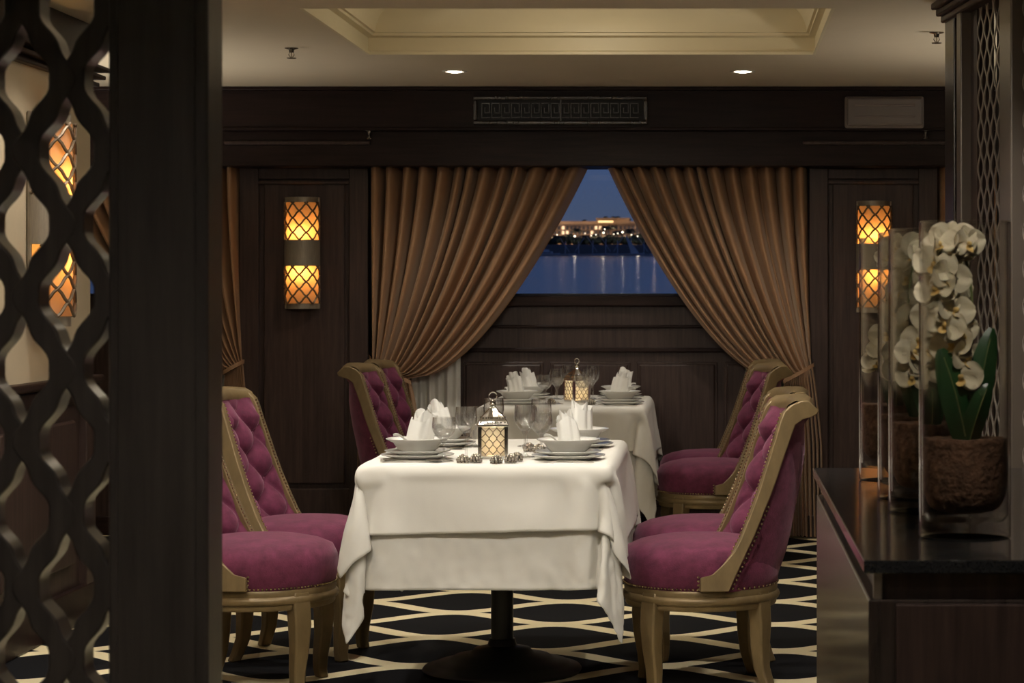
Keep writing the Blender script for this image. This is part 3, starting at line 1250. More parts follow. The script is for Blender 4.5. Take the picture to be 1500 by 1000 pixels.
def layer_over(me, hx, hy, ux, uy, step, rot, gap, flare):
    """a smaller cloth lying on the settled one: samples its surface and rides just outside it"""
    nx, ny = int(2 * hx / step), int(2 * hy / step)
    n1 = nx + 1
    co = [v.co.copy() for v in me.vertices]
    no = [v.normal.copy() for v in me.vertices]
    if no[(ny // 2) * n1 + nx // 2].z < 0:
        no = [-n for n in no]

    def samp(x, y):
        a = (x + hx) / (2 * hx) * nx
        b = (y + hy) / (2 * hy) * ny
        i, j = min(max(int(a), 0), nx - 1), min(max(int(b), 0), ny - 1)
        fa, fb = a - i, b - j
        ids = (j * n1 + i, j * n1 + i + 1, (j + 1) * n1 + i, (j + 1) * n1 + i + 1)
        ws = ((1 - fa) * (1 - fb), fa * (1 - fb), (1 - fa) * fb, fa * fb)
        p, n = Vector(), Vector()
        for k, w in zip(ids, ws):
            p += co[k] * w
            n += no[k] * w
        return p, n.normalized()
    c, s_ = math.cos(rot), math.sin(rot)

    def fn(u, w):
        x, y = (2 * u - 1) * ux, (2 * w - 1) * uy
        x, y = c * x - s_ * y, s_ * x + c * y
        p, n = samp(x, y)
        d = max(abs(x) - TA, abs(y) - TB, 0)
        q = p + n * (gap + flare * d + .006 * math.sin(9 * x + 7 * y) * min(1, d / .15) ** 2)
        return q
    out = MB().grid(fn, int(2 * ux / .017), int(2 * uy / .017)).mesh('cloth', True, 180)
    out.materials.append(M['cloth'])
    return out


over_me = layer_over(under_me, TA + .395, TB + .395, TA + .29, TB + .215, .018, R(1.5), .0075, .06)


def table_cloths(x, y, rot, l1, l2):
    for me, lb, nm in ((under_me, l1, 'under_tablecloth'), (over_me, l2, 'top_tablecloth')):
        o = bpy.data.objects.new(nm, me)
        COL.objects.link(o)
        o.location = (x, y, 0)
        o.rotation_euler.z = rot
        md = o.modifiers.new('smooth', 'SUBSURF')
        md.levels = 1
        md.render_levels = 1
        md = o.modifiers.new('thickness', 'SOLIDIFY')
        md.thickness = .0018
        md.offset = 1
        tag(o, lb, 'tablecloth', 'white layered tablecloths')


Y1, Y2 = 7.75, 11.36
pedestal_table(TX, Y1, 'near dining table on a black iron pedestal under white cloths')
pedestal_table(TX - .01, Y2, 'far dining table beside the window wall under white cloths')
table_cloths(TX, Y1, 0, 'long white under cloth on the near table', 'short white top cloth on the near table')
table_cloths(TX - .01, Y2, PI, 'long white under cloth on the far table', 'short white top cloth on the far table')
TT = TZ + .0155         # top of the upper cloth


# ================================================================== TABLEWARE
def make_base_plate():
    return MB().lathe([(0, .0), (.075, .0), (.085, .006), (.118, .014), (.120, .017), (.116, .018), (.084, .010), (.0, .007)], 40)


def make_dinner_plate():
    return MB().lathe([(0, .0), (.062, .0), (.072, .007), (.106, .016), (.108, .019), (.104, .020), (.072, .012), (.0, .008)], 40)


def make_soup_plate():
    return MB().lathe([(0, .0), (.050, .0), (.066, .012), (.080, .032), (.102, .042), (.104, .045), (.100, .046), (.078, .037), (.062, .016), (.0, .008)], 40)


base_me = make_base_plate().mesh('base_plate', True, 50)
dinner_me = make_dinner_plate().mesh('dinner_plate', True, 50)
soup_me = make_soup_plate().mesh('soup_plate', True, 50)
for me in (base_me, dinner_me, soup_me):
    me.materials.append(M['china'])


def place(me, name, loc, rz, label, cat, group):
    o = bpy.data.objects.new(name, me)
    COL.objects.link(o)
    o.location = loc
    o.rotation_euler.z = rz
    return tag(o, label, cat, group)


def make_napkin(seed):
    """napkin folded to a standing fan: wrapped cone with peaked, uneven upper edge"""
    rr = random.Random(seed)
    pk = [1.0, rr.uniform(.72, .85), rr.uniform(.9, 1.0), rr.uniform(.75, .9), rr.uniform(.92, 1.05), .85]
    ph = rr.uniform(0, 6)
    t = empty('folded_napkin')

    def wrap(u, w, r0, h0, turn):
        a = turn + u * 2 * PI * 1.12
        k = u * 5
        i = int(k) % 6
        q = k - int(k)
        pkv = pk[i] + (pk[(i + 1) % 6] - pk[i]) * q
        q = q * q * (3 - 2 * q)
        pkv = pk[i] + (pk[(i + 1) % 6] - pk[i]) * q
        zig = 1.0
        h = h0 * pkv * zig
        r = r0 * (1 - .10 * w) * (1 + .16 * math.sin(3 * a + ph) + .05 * math.sin(8 * a)) + .004 * u
        lean = .018 * w * w
        return (r * math.cos(a) + lean * math.cos(ph), .82 * r * math.sin(a) + lean * math.sin(ph), .0 + h * w)
    MB().grid(lambda u, w: wrap(u, w, .043, .108, ph), 60, 10).build('outer_wrap', 'napkin', t, smooth=True, angle=60)
    MB().grid(lambda u, w: wrap((u * .9 + .05), w, .027, .130, ph + 2), 50, 10).build('inner_fold', 'napkin', t, smooth=True, angle=60)
    # side leaf falling over the bowl rim
    b0 = rr.uniform(0, 2 * PI)

    def leaf(u, w):
        s = 2 * u - 1
        r = .030 + .050 * w
        wd = .032 * (1 - w) ** .7
        return (r * math.cos(b0) - s * wd * math.sin(b0), r * math.sin(b0) + s * wd * math.cos(b0), .012 + .030 * math.sin(PI * .62 * w) + .008 * abs(s))
    MB().grid(leaf, 10, 10).build('fold_leaf', 'napkin', t, smooth=True, angle=60)
    return t


def fork_mesh():
    m = MB()
    m.tube([(-.09, 0, .002), (-.04, 0, .005), (.02, 0, .006), (.045, 0, .004)], [.006, .005, .003, .0045], flat=(1, .35))
    m.tube([(.045, 0, .004), (.06, 0, .003), (.07, 0, .004)], [.008, .011, .011], flat=(1, .15))
    for k in (-.0085, -.003, .003, .0085):
        m.tube([(.068, k, .004), (.085, k, .006), (.098, k, .009)], [.0018, .0017, .001], flat=(1, .7))
    return m


def knife_mesh():
    m = MB()
    m.tube([(-.10, 0, .004), (-.05, 0, .005), (-.01, 0, .004)], [.006, .0065, .005], flat=(1, .5))
    m.tube([(-.01, 0, .004), (.05, .001, .003), (.09, .002, .003), (.105, .005, .003)], [.007, .009, .008, .002], flat=(1, .12))
    return m


def spoon_mesh():
    m = MB()
    m.tube([(-.09, 0, .002), (-.04, 0, .005), (.03, 0, .006), (.05, 0, .004)], [.006, .005, .003, .004], flat=(1, .35))
    m.grid(lambda u, w: (.075 + .030 * math.cos(2 * PI * u) * w, .018 * math.sin(2 * PI * u) * w, .002 + .006 * w * w), 20, 4, close_u=True)
    return m


fork_me = fork_mesh().mesh('fork', True, 40)
knife_me = knife_mesh().mesh('knife', True, 40)
spoon_me = spoon_mesh().mesh('spoon', True, 40)
for me in (fork_me, knife_me, spoon_me):
    me.materials.append(M['silver'])


def goblet_mesh(h, r):
    # foot, stem, bowl (outer then inner wall)
    hs = h * .46
    pr = [(0, .004), (.030, .002), (.032, .0), (.032, .002), (.012, .006), (.0042, .014), (.0036, hs * .6), (.0046, hs - .006), (.012, hs + .004)]
    for k in range(1, 9):
        t = k / 8
        pr.append((r * math.sin(PI / 2 * min(1, t * 1.35)) ** .8 * (1 - .10 * max(0, t - .6) / .4), hs + .004 + (h - hs - .004) * (1 - math.cos(PI / 2 * t)) ** .75))
    top = pr[-1]
    inner = [(top[0] - .0016, h - .0005)]
    for k in range(7, 0, -1):
        a = pr[8 + k]
        inner.append((max(a[0] - .0018, .001), a[1] + .0012))
    inner.append((.0, hs + .010))
    return MB().lathe(pr + inner, 28).mesh('wine_glass', True, 60)


gob = {'wine': goblet_mesh(.172, .037), 'water': goblet_mesh(.142, .040)}
for me in gob.values():
    me.materials.append(M['glass'])

SIDES = {'FL': ('front left', -1, -1), 'RL': ('rear left', -1, 1), 'FR': ('front right', 1, -1), 'RR': ('rear right', 1, 1)}


def setting(tab, tx, ty, key, yo, seed, xo=.265, glasses=((.13, -.02, 'water'), (.19, .03, 'wine'))):
    nm, sx, sy_ = SIDES[key]
    x, y = tx + sx * xo, ty + yo
    w = 'at the %s table, %s place' % (tab, nm)
    place(base_me, 'base_plate', (x, y, TT), 0, 'broad white base plate under the stack ' + w, 'plate', 'base plates')
    place(dinner_me, 'dinner_plate', (x, y, TT + .0105), 0, 'middle white dinner plate in the stack ' + w, 'plate', 'dinner plates')
    place(soup_me, 'soup_plate', (x, y, TT + .0225), 0, 'deep white soup plate topping the stack ' + w, 'soup plate', 'soup plates')
    n = make_napkin(seed)
    n.location = (x, y, TT + .0225 + .012)
    n.rotation_euler.z = seed
    tag(n, 'white upright napkin in the soup plate ' + w, 'napkin', 'folded napkins')
    face = 0 if sx < 0 else PI
    # cutlery: diner faces the table middle; forks on the diner's left
    lf = 1 if sx < 0 else -1
    place(fork_me, 'fork', (x + sx * -.0, y + lf * .138, TT), face, 'silver fork beside the plates ' + w, 'fork', 'forks')
    place(knife_me, 'knife', (x, y - lf * .138, TT), face, 'silver knife beside the plates ' + w, 'knife', 'knives')
    place(spoon_me, 'spoon', (x, y - lf * .168, TT), face, 'silver spoon beyond the knife ' + w, 'spoon', 'spoons')
    for gx, gy, gk in glasses:
        place(gob[gk], 'wine_glass', (x - sx * gx, y + gy, TT), 0, ('tall stemmed wine glass ' if gk == 'wine' else 'short stemmed water glass ') + w, 'glass', 'stemmed glasses')


setting('near', TX, Y1, 'FL', -.33, 3, .245, ((.100, -.118, 'water'), (.165, -.055, 'wine')))
setting('near', TX, Y1, 'RL', .28, 5, .24, ((.12, -.05, 'water'), (.19, -.06, 'wine')))
setting('near', TX, Y1, 'FR', -.36, 8, .25, ((.15, .10, 'wine'), (.105, .20, 'water')))
setting('near', TX, Y1, 'RR', .22, 13, .25, ((.13, -.05, 'wine'), (.19, .05, 'water')))
setting('far', TX - .01, Y2, 'FL', -.30, 17, .23, ((.13, .02, 'water'), (.19, .05, 'wine')))
setting('far', TX - .01, Y2, 'RL', .28, 21, .22, ((.14, -.05, 'water'), (.20, .00, 'wine')))
setting('far', TX - .01, Y2, 'FR', -.32, 29, .27, ((.15, .10, 'wine'), (.19, .16, 'water')))
setting('far', TX - .01, Y2, 'RR', .26, 31, .25, ((.14, -.04, 'wine'), (.20, .03, 'water')))


# ---- lanterns
def lantern(x, y, rz, lb, watts):
    t = empty('table_lantern', (x, y, TT), rz)
    tag(t, lb, 'lantern', 'silver table lanterns')
    hw, hb = .043, .105
    MB().box(-hw - .004, hw + .004, -hw - .004, hw + .004, 0, .010).build('base', 'silver', t, bevel=.002)
    for sx in (-1, 1):
        for sy2 in (-1, 1):
            MB().box(sx * hw - .006, sx * hw + .006, sy2 * hw - .006, sy2 * hw + .006, .010, hb).build('corner_post', 'silver', t, bevel=.0015)
    MB().box(-hw - .008, hw + .008, -hw - .008, hw + .008, hb, hb + .008).build('eave', 'silver', t, bevel=.002)
    for k in range(4):
        a = k * PI / 2
        p = MB().box(-hw + .006, hw - .006, -hw + .002, -hw + .0035, .012, hb - .002)
        p.xform(Matrix.Rotation(a, 4, 'Z'))
        pn = p.build('frosted_panel', 'lantern_pane', t)
        g = MB()
        w2, z0, z1 = hw - .006, .012, hb - .002
        for sg in (1, -1):
            for j in range(-4, 5):
                pts = []
                for i in range(25):
                    zz = z0 + (z1 - z0) * i / 24
                    ph = (zz - z0) / (z1 - z0) * 2.5
                    xx = (j + sg * (ph - .06 * math.sin(4 * PI * ph))) * w2 / 1.5
                    if abs(xx) <= w2:
                        pts.append((xx, -hw - .001, zz))
                if len(pts) > 2:
                    g.tube(pts, .0016, 5)
        g.xform(Matrix.Rotation(a, 4, 'Z'))
        g.build('lattice_grille', 'dark_silver', pn, smooth=True)

    # pagoda dome: square at the eave, rounding to a point
    def dome(u, w):
        a = 2 * PI * u
        sq = 1 / max(abs(math.cos(a)), abs(math.sin(a)))
        k = 1 + (sq - 1) * (1 - w) ** .6
        r = lerp_table([(0, .046), (.15, .044), (.35, .038), (.55, .028), (.75, .016), (.9, .009), (1, .007)], w)
        rip = 1 + .03 * math.cos(8 * a)
        return (r * k * rip * math.cos(a), r * k * rip * math.sin(a), hb + .008 + .062 * w)
    dm = MB().grid(dome, 48, 16, close_u=True).build('dome_roof', 'silver', t, smooth=True, angle=50)
    bd = MB()
    for k in range(36):
        a = 2 * PI * k / 36
        for w in (.10, .34):
            p = dome(k / 36, w)
            bd.ball((p[0] * 1.03, p[1] * 1.03, p[2]), .0028, 6, 3)
    bd.build('filigree_beads', 'dark_silver', dm, smooth=True)
    MB().lathe([(.010, 0), (.012, .004), (.009, .010), (.010, .016), (.006, .020), (0, .021)], 16, (0, 0, hb + .066)).build('finial', 'dark_silver', t, smooth=True)
    rg = MB()
    rg.tube([(.013 * math.cos(a), 0, hb + .098 + .013 * math.sin(a)) for a in [2 * PI * i / 20 for i in range(21)]], .0022, 6)
    rg.build('carrying_ring', 'silver', t, smooth=True)
    MB().lathe([(0, .010), (.017, .010), (.017, .045), (.012, .047), (0, .046)], 16).build('candle', 'candle', t, smooth=True)
    add_light('POINT', 'candle_light', (0, 0, .066), watts, (1, .80, .52), t, shadow_soft_size=.012)


lantern(X(722, 7.46), 7.46, R(6), 'silver lattice lantern with lit candle on the near table', 2.2)
lantern(X(845, 11.35), 11.35, R(35), 'silver lattice lantern with lit candle on the far table', 2.2)


# ---- beaded silver ornaments
def ornament_mesh(seed):
    rr = random.Random(seed)
    m = MB()
    for ring, (z, r, n) in enumerate(((.006, .015, 9), (.014, .017, 10), (.021, .012, 7), (.026, .004, 2))):
        for k in range(n):
            a = 2 * PI * (k + .5 * (ring % 2)) / n + rr.uniform(-.1, .1)
            m.ball((r * math.cos(a), r * math.sin(a), z), .0058 * rr.uniform(.85, 1.1), 8, 5)
    m.ball((0, 0, .014), .014, 10, 6)
    return m.mesh('beaded_ornament', True, 60)


orn = [ornament_mesh(k) for k in range(3)]
for me in orn:
    me.materials.append(M['dark_silver'])
spots = [(678, 7.20, 'in front of the tall glass, left of the near lantern'), (697, 7.24, 'just left of the near lantern'), (727, 7.16, 'right before the near lantern'),
         (748, 7.22, 'right of the near lantern, beside the dark bead'), (757, 7.30, 'farthest right of the near lantern'), (775, 7.75, 'between glasses behind the near lantern'),
         (789, 7.70, 'by the stem of a glass behind the near lantern'), (808, 11.05, 'left of the far lantern'), (866, 11.0, 'right of the far lantern')]
for k, (px, yy, lb) in enumerate(spots):
    o = place(orn[k % 3], 'beaded_ornament', (X(px, yy), yy, TT), k, 'small silver beaded ornament ' + lb, 'ornament', 'beaded silver ornaments')

# ================================================================== COUNTER
CT = .87
x0c, y0c, y1c = .231, 3.58, 5.48
o = MB().box(x0c, 1.9, y0c, y1c, CT - .0215, CT).build('countertop', 'granite', bevel=.002)
tag(o, 'polished black stone countertop carrying the glass vases', 'countertop')
cb = empty('sideboard_cabinet', (x0c, y0c, 0))
tag(cb, 'dark lacquered cabinet under the black stone counter', 'cabinet')
MB().box(.008, 1.66, .012, y1c - y0c - .01, 0, .806).build('cabinet_body', 'wood_glossy', cb, bevel=.003)
MB().box(.026, 1.65, .030, y1c - y0c - .02, .806, CT - .0216).build('recessed_band', 'wood', cb)
MB().box(.016, .030, .016, .034, .806, CT - .0216).build('corner_bracket', 'lattice_grey', cb, bevel=.002)
MB().box(.05, .80, .004, .013, .10, .80).build('front_panel', 'wood', cb, bevel=.003)

# ================================================================== VASES WITH ORCHIDS
VH, VR = .545, .079


def vase(x, y, lb):
    prof_ = [(0, 0), (VR - .004, 0), (VR, .004), (VR, VH - .002), (VR - .002, VH), (VR - .0045, VH - .002), (VR - .0045, .040), (VR - .012, .030), (0, .026)]
    m_ = MB().lathe(prof_, 56).build('glass_vase', 'vase_glass', smooth=True, angle=35, loc=(x, y, CT))
    tag(m_, lb, 'vase', 'glass cylinder vases')
    return m_


def petal(mb, mtx, ln, wd, cup, ruffle=0., ph=0.):
    def fn(u, w):
        s = 2 * u - 1
        prof = math.sin(PI * min(1, (w * .93 + .05))) ** .55
        x = ln * w
        y = s * wd * prof
        z = cup * (w * w) - .25 * wd * (1 - abs(s)) * prof + ruffle * math.sin(ph + s * 5 + w * 3) * prof
        return mtx @ Vector((x, y, z))
    mb.grid(fn, 8, 9)


def orchid_flower_mesh(seed):
    rr = random.Random(seed)
    a = MB()
    for k in range(3):       # sepals
        petal(a, Matrix.Rotation(R(90 + 120 * k), 4, 'Z'), .038, .0145, -.004 + rr.uniform(-.006, .004), .002, rr.random() * 6)
    for sg in (1, -1):       # broad petals
        petal(a, Matrix.Translation((0, 0, .004)) @ Matrix.Rotation(R(90 - sg * 78), 4, 'Z'), .041, .026, .006 + rr.uniform(-.004, .006), .003, rr.random() * 6)
    pet = a.mesh('petals', True, 180)
    pet.materials.append(M['orchid'])
    b = MB()
    petal(b, Matrix.Translation((0, -.002, .006)) @ Matrix.Rotation(R(-90), 4, 'Z'), .016, .009, .010)
    b.ball((0, 0, .009), .0055, 8, 5)
    lp = b.mesh('lip', True, 60)
    lp.materials.append(M['orchid_lip'])
    return pet, lp


fl_me = [orchid_flower_mesh(k) for k in range(4)]


def orchid(x, y, lb, seed, pts, lean, leaves, nfl):
    rr = random.Random(seed)
    t = empty('orchid_plant', (x, y, CT + .041))
    tag(t, lb, 'orchid', 'white orchids in vases')
    # root ball
    rb = MB()
    RB = VR - .0055

    def root(u, w):
        a = 2 * PI * u
        r = RB * min(1, lerp_table([(0, 0.0), (.06, .62), (.14, .84), (.26, .955), (.4, 1), (.86, 1), (.92, .97), (1, 0)], w))
        z = lerp_table([(0, .0), (.06, .004), (.14, .014), (.26, .034), (.4, .06), (.86, .128), (.92, .131), (1, .126)], w)
        p = Vector((r * math.cos(a), r * math.sin(a), z))
        nn = noise.noise(p * 60 + Vector((seed, 0, 0)))
        if .3 < w < .85:
            return (p.x * (1 - .012 * abs(nn)), p.y * (1 - .012 * abs(nn)), p.z)
        return (p.x, p.y, p.z + .004 * nn * (1 if w > .5 else 0))
    rb.grid(root, 48, 24, close_u=True)
    rb.build('coir_root_ball', 'soil', t, smooth=True, angle=180)
    # stem
    path = [Vector((0.005, 0, .12))] + [Vector(p) for p in pts]
    # smooth by Catmull-Rom
    sm = []
    for i in range(len(path) - 1):
        p0, p1, p2, p3 = path[max(i - 1, 0)], path[i], path[i + 1], path[min(i + 2, len(path) - 1)]
        for k in range(6):
            s = k / 6
            sm.append(.5 * ((2 * p1) + (p2 - p0) * s + (2 * p0 - 5 * p1 + 4 * p2 - p3) * s * s + (3 * p1 - p0 - 3 * p2 + p3) * s ** 3))
    sm.append(path[-1])
    MB().tube(sm, .0024, 6).build('stem', 'stem', t, smooth=True)
    # leaves
    for (tx_, ty_, tz_, wd, wx_, wz_) in leaves:
        lf = MB()
        wv_ = Vector((wx_, .25, wz_)).normalized()
        tip = Vector((tx_, ty_, tz_))

        def leaf(u, w, tip=tip, wd=wd, wv_=wv_):
            s = 2 * u - 1
            prof = (math.sin(PI * min(1, w * .80 + .16))) ** .6 * (1 if w < .97 else .7)
            c = Vector((.004, 0, .115)).lerp(tip, w) + Vector((0, -.012 * math.sin(PI * w), .012 * math.sin(PI * w)))
            return c + wv_ * (s * wd * prof) + Vector((0, -.010 * (1 - abs(s)) * prof, 0))
        lf.grid(leaf, 10, 16)
        lo_ = lf.build('leaf', 'leaf', t, smooth=True, angle=180)
        rbm = MB()
        rbm.tube([tuple(Vector(leaf(.5, i / 10)) + Vector((0, 0, -.001))) for i in range(1, 10)], .0012, 5)
        rbm.build('leaf_midrib', 'stem', lo_, smooth=True)
    # flowers along the far part of the stem
    L_ = len(sm)
    for k in range(nfl):
        q = k / max(1, nfl - 1)
        p = sm[int((.38 + .61 * q) * (L_ - 1))]
        me, lp = fl_me[(k + seed) % 4]
        f = bpy.data.objects.new('flower', me)
        COL.objects.link(f)
        f.parent = t
        sgn = 1 if k % 2 else -1
        off = Vector((sgn * .009 + rr.uniform(-.004, .004), -.012 + rr.uniform(-.010, .010), rr.uniform(-.006, .006)))
        f.location = p + off
        f.rotation_euler = (R(68 + rr.uniform(-18, 22)), rr.uniform(-.35, .35), R(sgn * rr.uniform(8, 42) + lean))
        s_ = rr.uniform(.86, 1.04)
        f.scale = (s_, s_, s_)
        l_ = bpy.data.objects.new('lip', lp)
        COL.objects.link(l_)
        l_.parent = f
    return t


vx = [(.426, 3.91), (.409, 4.38), (.408, 4.66), (.398, 5.12)]
vase_lb = ['clear glass cylinder vase nearest the camera on the black counter', 'clear glass cylinder vase second from the counter front',
           'clear glass cylinder vase third from the counter front', 'clear glass cylinder vase at the far end of the counter']
orch_lb = ['white orchid with broad dark leaves in the nearest vase', 'white orchid in the second vase from the counter front',
           'white orchid in the third vase from the counter front', 'white orchid in the far end vase']
for k, (x, y) in enumerate(vx):
    vase(x, y, vase_lb[k])
front_pts = [(.012, .02, .22), (.016, .03, .36), (.0, .025, .455), (-.026, .012, .475), (-.040, .002, .425), (-.034, -.006, .36), (-.016, -.010, .30), (.002, -.014, .235)]
orchid(*vx[0], orch_lb[0], 1, front_pts, 0, [(-.045, -.030, .285, .029, 1, .30), (.046, -.004, .320, .026, 1, -.25), (.036, -.036, .225, .020, 1, -.4), (-.012, .045, .25, .024, 1, 0)], 15)
for k in (1, 2, 3):
    rr_ = random.Random(k)
    pts = [(-.01, .0, .22), (-.015, .01, .36), (.0, .01, .455), (.030, -.01, .475), (.034, -.02, .40), (.010, -.03, .33), (-.018, -.03, .27), (-.03, -.03, .21)]
    orchid(*vx[k], orch_lb[k], 4 + k, pts, 10, [(-.034, -.02, .235, .020, 1, .3), (.03, .01, .27, .022, 1, -.3), (.0, -.045, .20, .018, 1, 0)], 17)

# ================================================================== FITTINGS
# air grille in the fascia
gx0, gx1, gz0, gz1 = X(700, yF), X(943, yF), Z(177, yF), Z(147, yF)
ag = empty('air_grille', ((gx0 + gx1) / 2, yF, gz0))
tag(ag, 'long black fretwork air grille set in the dark fascia', 'air grille')
hw, hh = (gx1 - gx0) / 2, gz1 - gz0
MB().box(-hw, hw, -.012, -.002, 0, hh).build('grille_back', 'black', ag)
for (q0, q1, q2, q3) in ((-hw - .022, hw + .022, hh, hh + .022), (-hw - .022, hw + .022, -.022, 0), (-hw - .022, -hw, 0, hh), (hw, hw + .022, 0, hh)):
    MB().box(q0, q1, -.028, -.002, q2, q3).build('grille_frame', 'wood_glossy', ag, bevel=.007)
n = 16
for k in range(n):
    kx = -hw + .02 + (2 * hw - .04) * k / n
    w = (2 * hw - .04) / n * .86
    m_ = MB()
    t_ = .004
    z0, z1 = .014, hh - .014
    for q in ((kx, kx + t_, z0, z1), (kx, kx + w, z1 - t_, z1), (kx + w - t_, kx + w, z0 + .025, z1), (kx + w * .35, kx + w, z0 + .025, z0 + .025 + t_), (kx + w * .35, kx + w * .35 + t_, z0 + .025, z1 - .025), (kx, kx + w, z0, z0 + t_)):
        m_.box(q[0], q[1], -.022, -.012, q[2], q[3])
    m_.build('fret_key', 'wood_screen', ag)
MB().box(-.004, .004, -.024, -.012, 0, hh).build('centre_bar', 'wood_screen', ag)

# emergency light box
ex0, ex1, ez0, ez1 = X(1237, yF), X(1353, yF), Z(187, yF - .06), Z(140, yF - .06)
eb = empty('emergency_light', ((ex0 + ex1) / 2, yF, ez0))
tag(eb, 'unlit rounded emergency light box on the fascia above the right sconce', 'light box')
hw, hh = (ex1 - ex0) / 2, ez1 - ez0
MB().box(-hw, hw, -.03, 0, 0, hh).build('housing', 'light_box', eb, bevel=.012)
MB().box(-hw + .01, hw - .01, -.055, -.029, .01, hh - .01).build('lens_cover', 'light_box_lens', eb, bevel=.012)
m_ = MB()
m_.tube([(-hw + .05, -.056, hh * .70), (hw - .05, -.056, hh * .70)], .006, 8)
m_.tube([(-hw + .05, -.056, hh * .35), (hw - .05, -.056, hh * .35)], .004, 8)
m_.build('tube', 'light_box', eb, smooth=True)


# sprinklers
def sprinkler(loc, lb, wall=False, s=1.0):
    t = empty('sprinkler', loc)
    tag(t, lb, 'sprinkler', 'fire sprinklers')
    t.scale = (s, s, s)
    if wall:
        t.rotation_euler.x = R(-90)
    MB().lathe([(.0, 0), (.030, 0), (.030, -.003), (.012, -.008), (.010, -.02), (0, -.02)], 20).build('escutcheon', 'dark_silver', t, smooth=True)
    m_ = MB()
    m_.tube([(-.008, 0, -.018), (-.012, 0, -.030), (-.004, 0, -.042)], .002, 6)
    m_.tube([(.008, 0, -.018), (.012, 0, -.030), (.004, 0, -.042)], .002, 6)
    m_.tube([(0, 0, -.018), (0, 0, -.045)], .003, 6)
    m_.build('yoke', 'dark_silver', t, smooth=True)
    MB().lathe([(0, -.047), (.020, -.046), (.021, -.044), (0, -.043)], 16).build('deflector', 'dark_silver', t, smooth=True)


ys = 1.07 * F / (430 - 70)
sprinkler((X(427, ys), ys, CE), 'pendant fire sprinkler on the ceiling left of the coffer')
ys = 1.07 * F / (430 - 47)
sprinkler((X(1372, ys), ys, CE), 'pendant fire sprinkler on the ceiling beside the lattice partition')
zz = Z(190, yF)
sprinkler((X(541, yF + .03), yF + .025, zz - .004), 'small fire sprinkler under the fascia left of the air grille', s=.9)
sprinkler((X(1356, yF + .03), yF + .025, zz - .004), 'small fire sprinkler under the fascia beside the emergency light', s=.9)

# ================================================================== OUTSIDE: RIVER AND FAR BANK
# the moored boat lists a little, so the river plane is tipped against the deck
SL = (430 - 366) / F
WD = 2.2


def wz(y):
    return EYE - WD + SL * y


def water_mat():
    m = mat('river_water', (.016, .014, .016), .16, spec=.32)
    nt = m.node_tree
    b = nt.nodes['Principled BSDF']
    tc = nt.nodes.new('ShaderNodeTexCoord')
    mp = nt.nodes.new('ShaderNodeMapping')
    mp.inputs['Scale'].default_value = (.35, .12, 1)
    nz = nt.nodes.new('ShaderNodeTexNoise')
    nz.inputs['Scale'].default_value = 1.2
    nz.inputs['Detail'].default_value = 5
    bp = nt.nodes.new('ShaderNodeBump')
    bp.inputs['Strength'].default_value = .35
    bp.inputs['Distance'].default_value = .25
    nt.links.new(tc.outputs['Object'], mp.inputs[0])
    nt.links.new(mp.outputs[0], nz.inputs['Vector'])
    nt.links.new(nz.outputs['Fac'], bp.inputs['Height'])
    nt.links.new(bp.outputs[0], b.inputs['Normal'])
    return m


M['water'] = water_mat()
M['stone'] = mat('hotel_stone', (.36, .25, .16), .8, var=.12, var_scale=.12)
M['stone_dark'] = mat('bank_stone', (.22, .20, .19), .9)
M['win_dark'] = mat('window_dark', (.03, .03, .04), .3)
M['win_lit'] = emit('window_lit', (1, .58, .22), .9)
M['flood'] = emit('roof_floodlight', (1, .60, .18), 1.6)
M['lamp_glow'] = emit('bank_lamp', (1, .82, .60), 5)
M['palm'] = mat('palm_leaf', (.016, .028, .018), .8)
M['trunk'] = mat('palm_trunk', (.06, .045, .035), .9)
M['mast'] = mat('boat_mast', (.72, .70, .70), .6)
M['hull'] = mat('boat_white', (.75, .75, .78), .5)
M['sail'] = mat('sail_cloth', (.75, .72, .70), .8)

YB = 915.0
wv = [(-600, 14, wz(14)), (500, 14, wz(14)), (500, YB, wz(YB)), (-600, YB, wz(YB))]
wo = MB().add(wv, [(0, 1, 2, 3)]).build('river', 'water')
wo['kind'] = 'stuff'
tag(wo, 'dark blue river at dusk seen through the window', 'river')
zb = wz(YB)
bk = MB().box(-420, 320, YB, YB + 160, zb - 2, zb + 4.4).build('far_bank', 'stone_dark')
tag(bk, 'low stone embankment along the far side of the river', 'embankment')

# hotel
hy = YB + 70
hz = zb + 4.4
xh0, xh1 = X(690, hy), X(1010, hy)
hotel = empty('hotel_building', ((xh0 + xh1) / 2, hy, hz))
tag(hotel, 'long sandstone hotel across the river with floodlit roof', 'building')


def hx(px):
    return X(px, hy) - hotel.location.x


def hzz(py):
    return Z(py, hy) - hz


blocks = [(560, 694, 327), (1006, 1090, 331), (1086, 1200, 326), (690, 815, 331), (812, 878, 324), (874, 922, 321), (918, 962, 324), (958, 1010, 328)]
for (pa, pb, pt) in blocks:
    MB().box(hx(pa), hx(pb), -rnd.uniform(0, 4), 14, 0, hzz(pt)).build('hotel_block', 'stone', hotel)
MB().box(hx(874) - .2, hx(922) + .2, -4.6, 14.3, hzz(321), hzz(319.5)).build('roof_parapet', 'stone', hotel)
MB().box(hx(877), hx(899), -4.9, -4.3, hzz(326.5), hzz(323.5)).build('roof_floodlight', 'flood', hotel)
wme = MB().box(-.55, .55, -.12, .12, 0, 1.5).mesh('window')
wme.materials.append(M['win_dark'])
wml = MB().box(-.55, .55, -.12, .12, 0, 1.5).mesh('window_lit')
wml.materials.append(M['win_lit'])
for row, py in enumerate((334.5, 341.5, 348.5)):
    for k, px in enumerate(range(724, 1060, 6)):
        lit = rnd.random() < .12
        w = bpy.data.objects.new('window', wml if lit else wme)
        COL.objects.link(w)
        w.parent = hotel
        w.location = (hx(px), -4.7, hzz(py + 2))

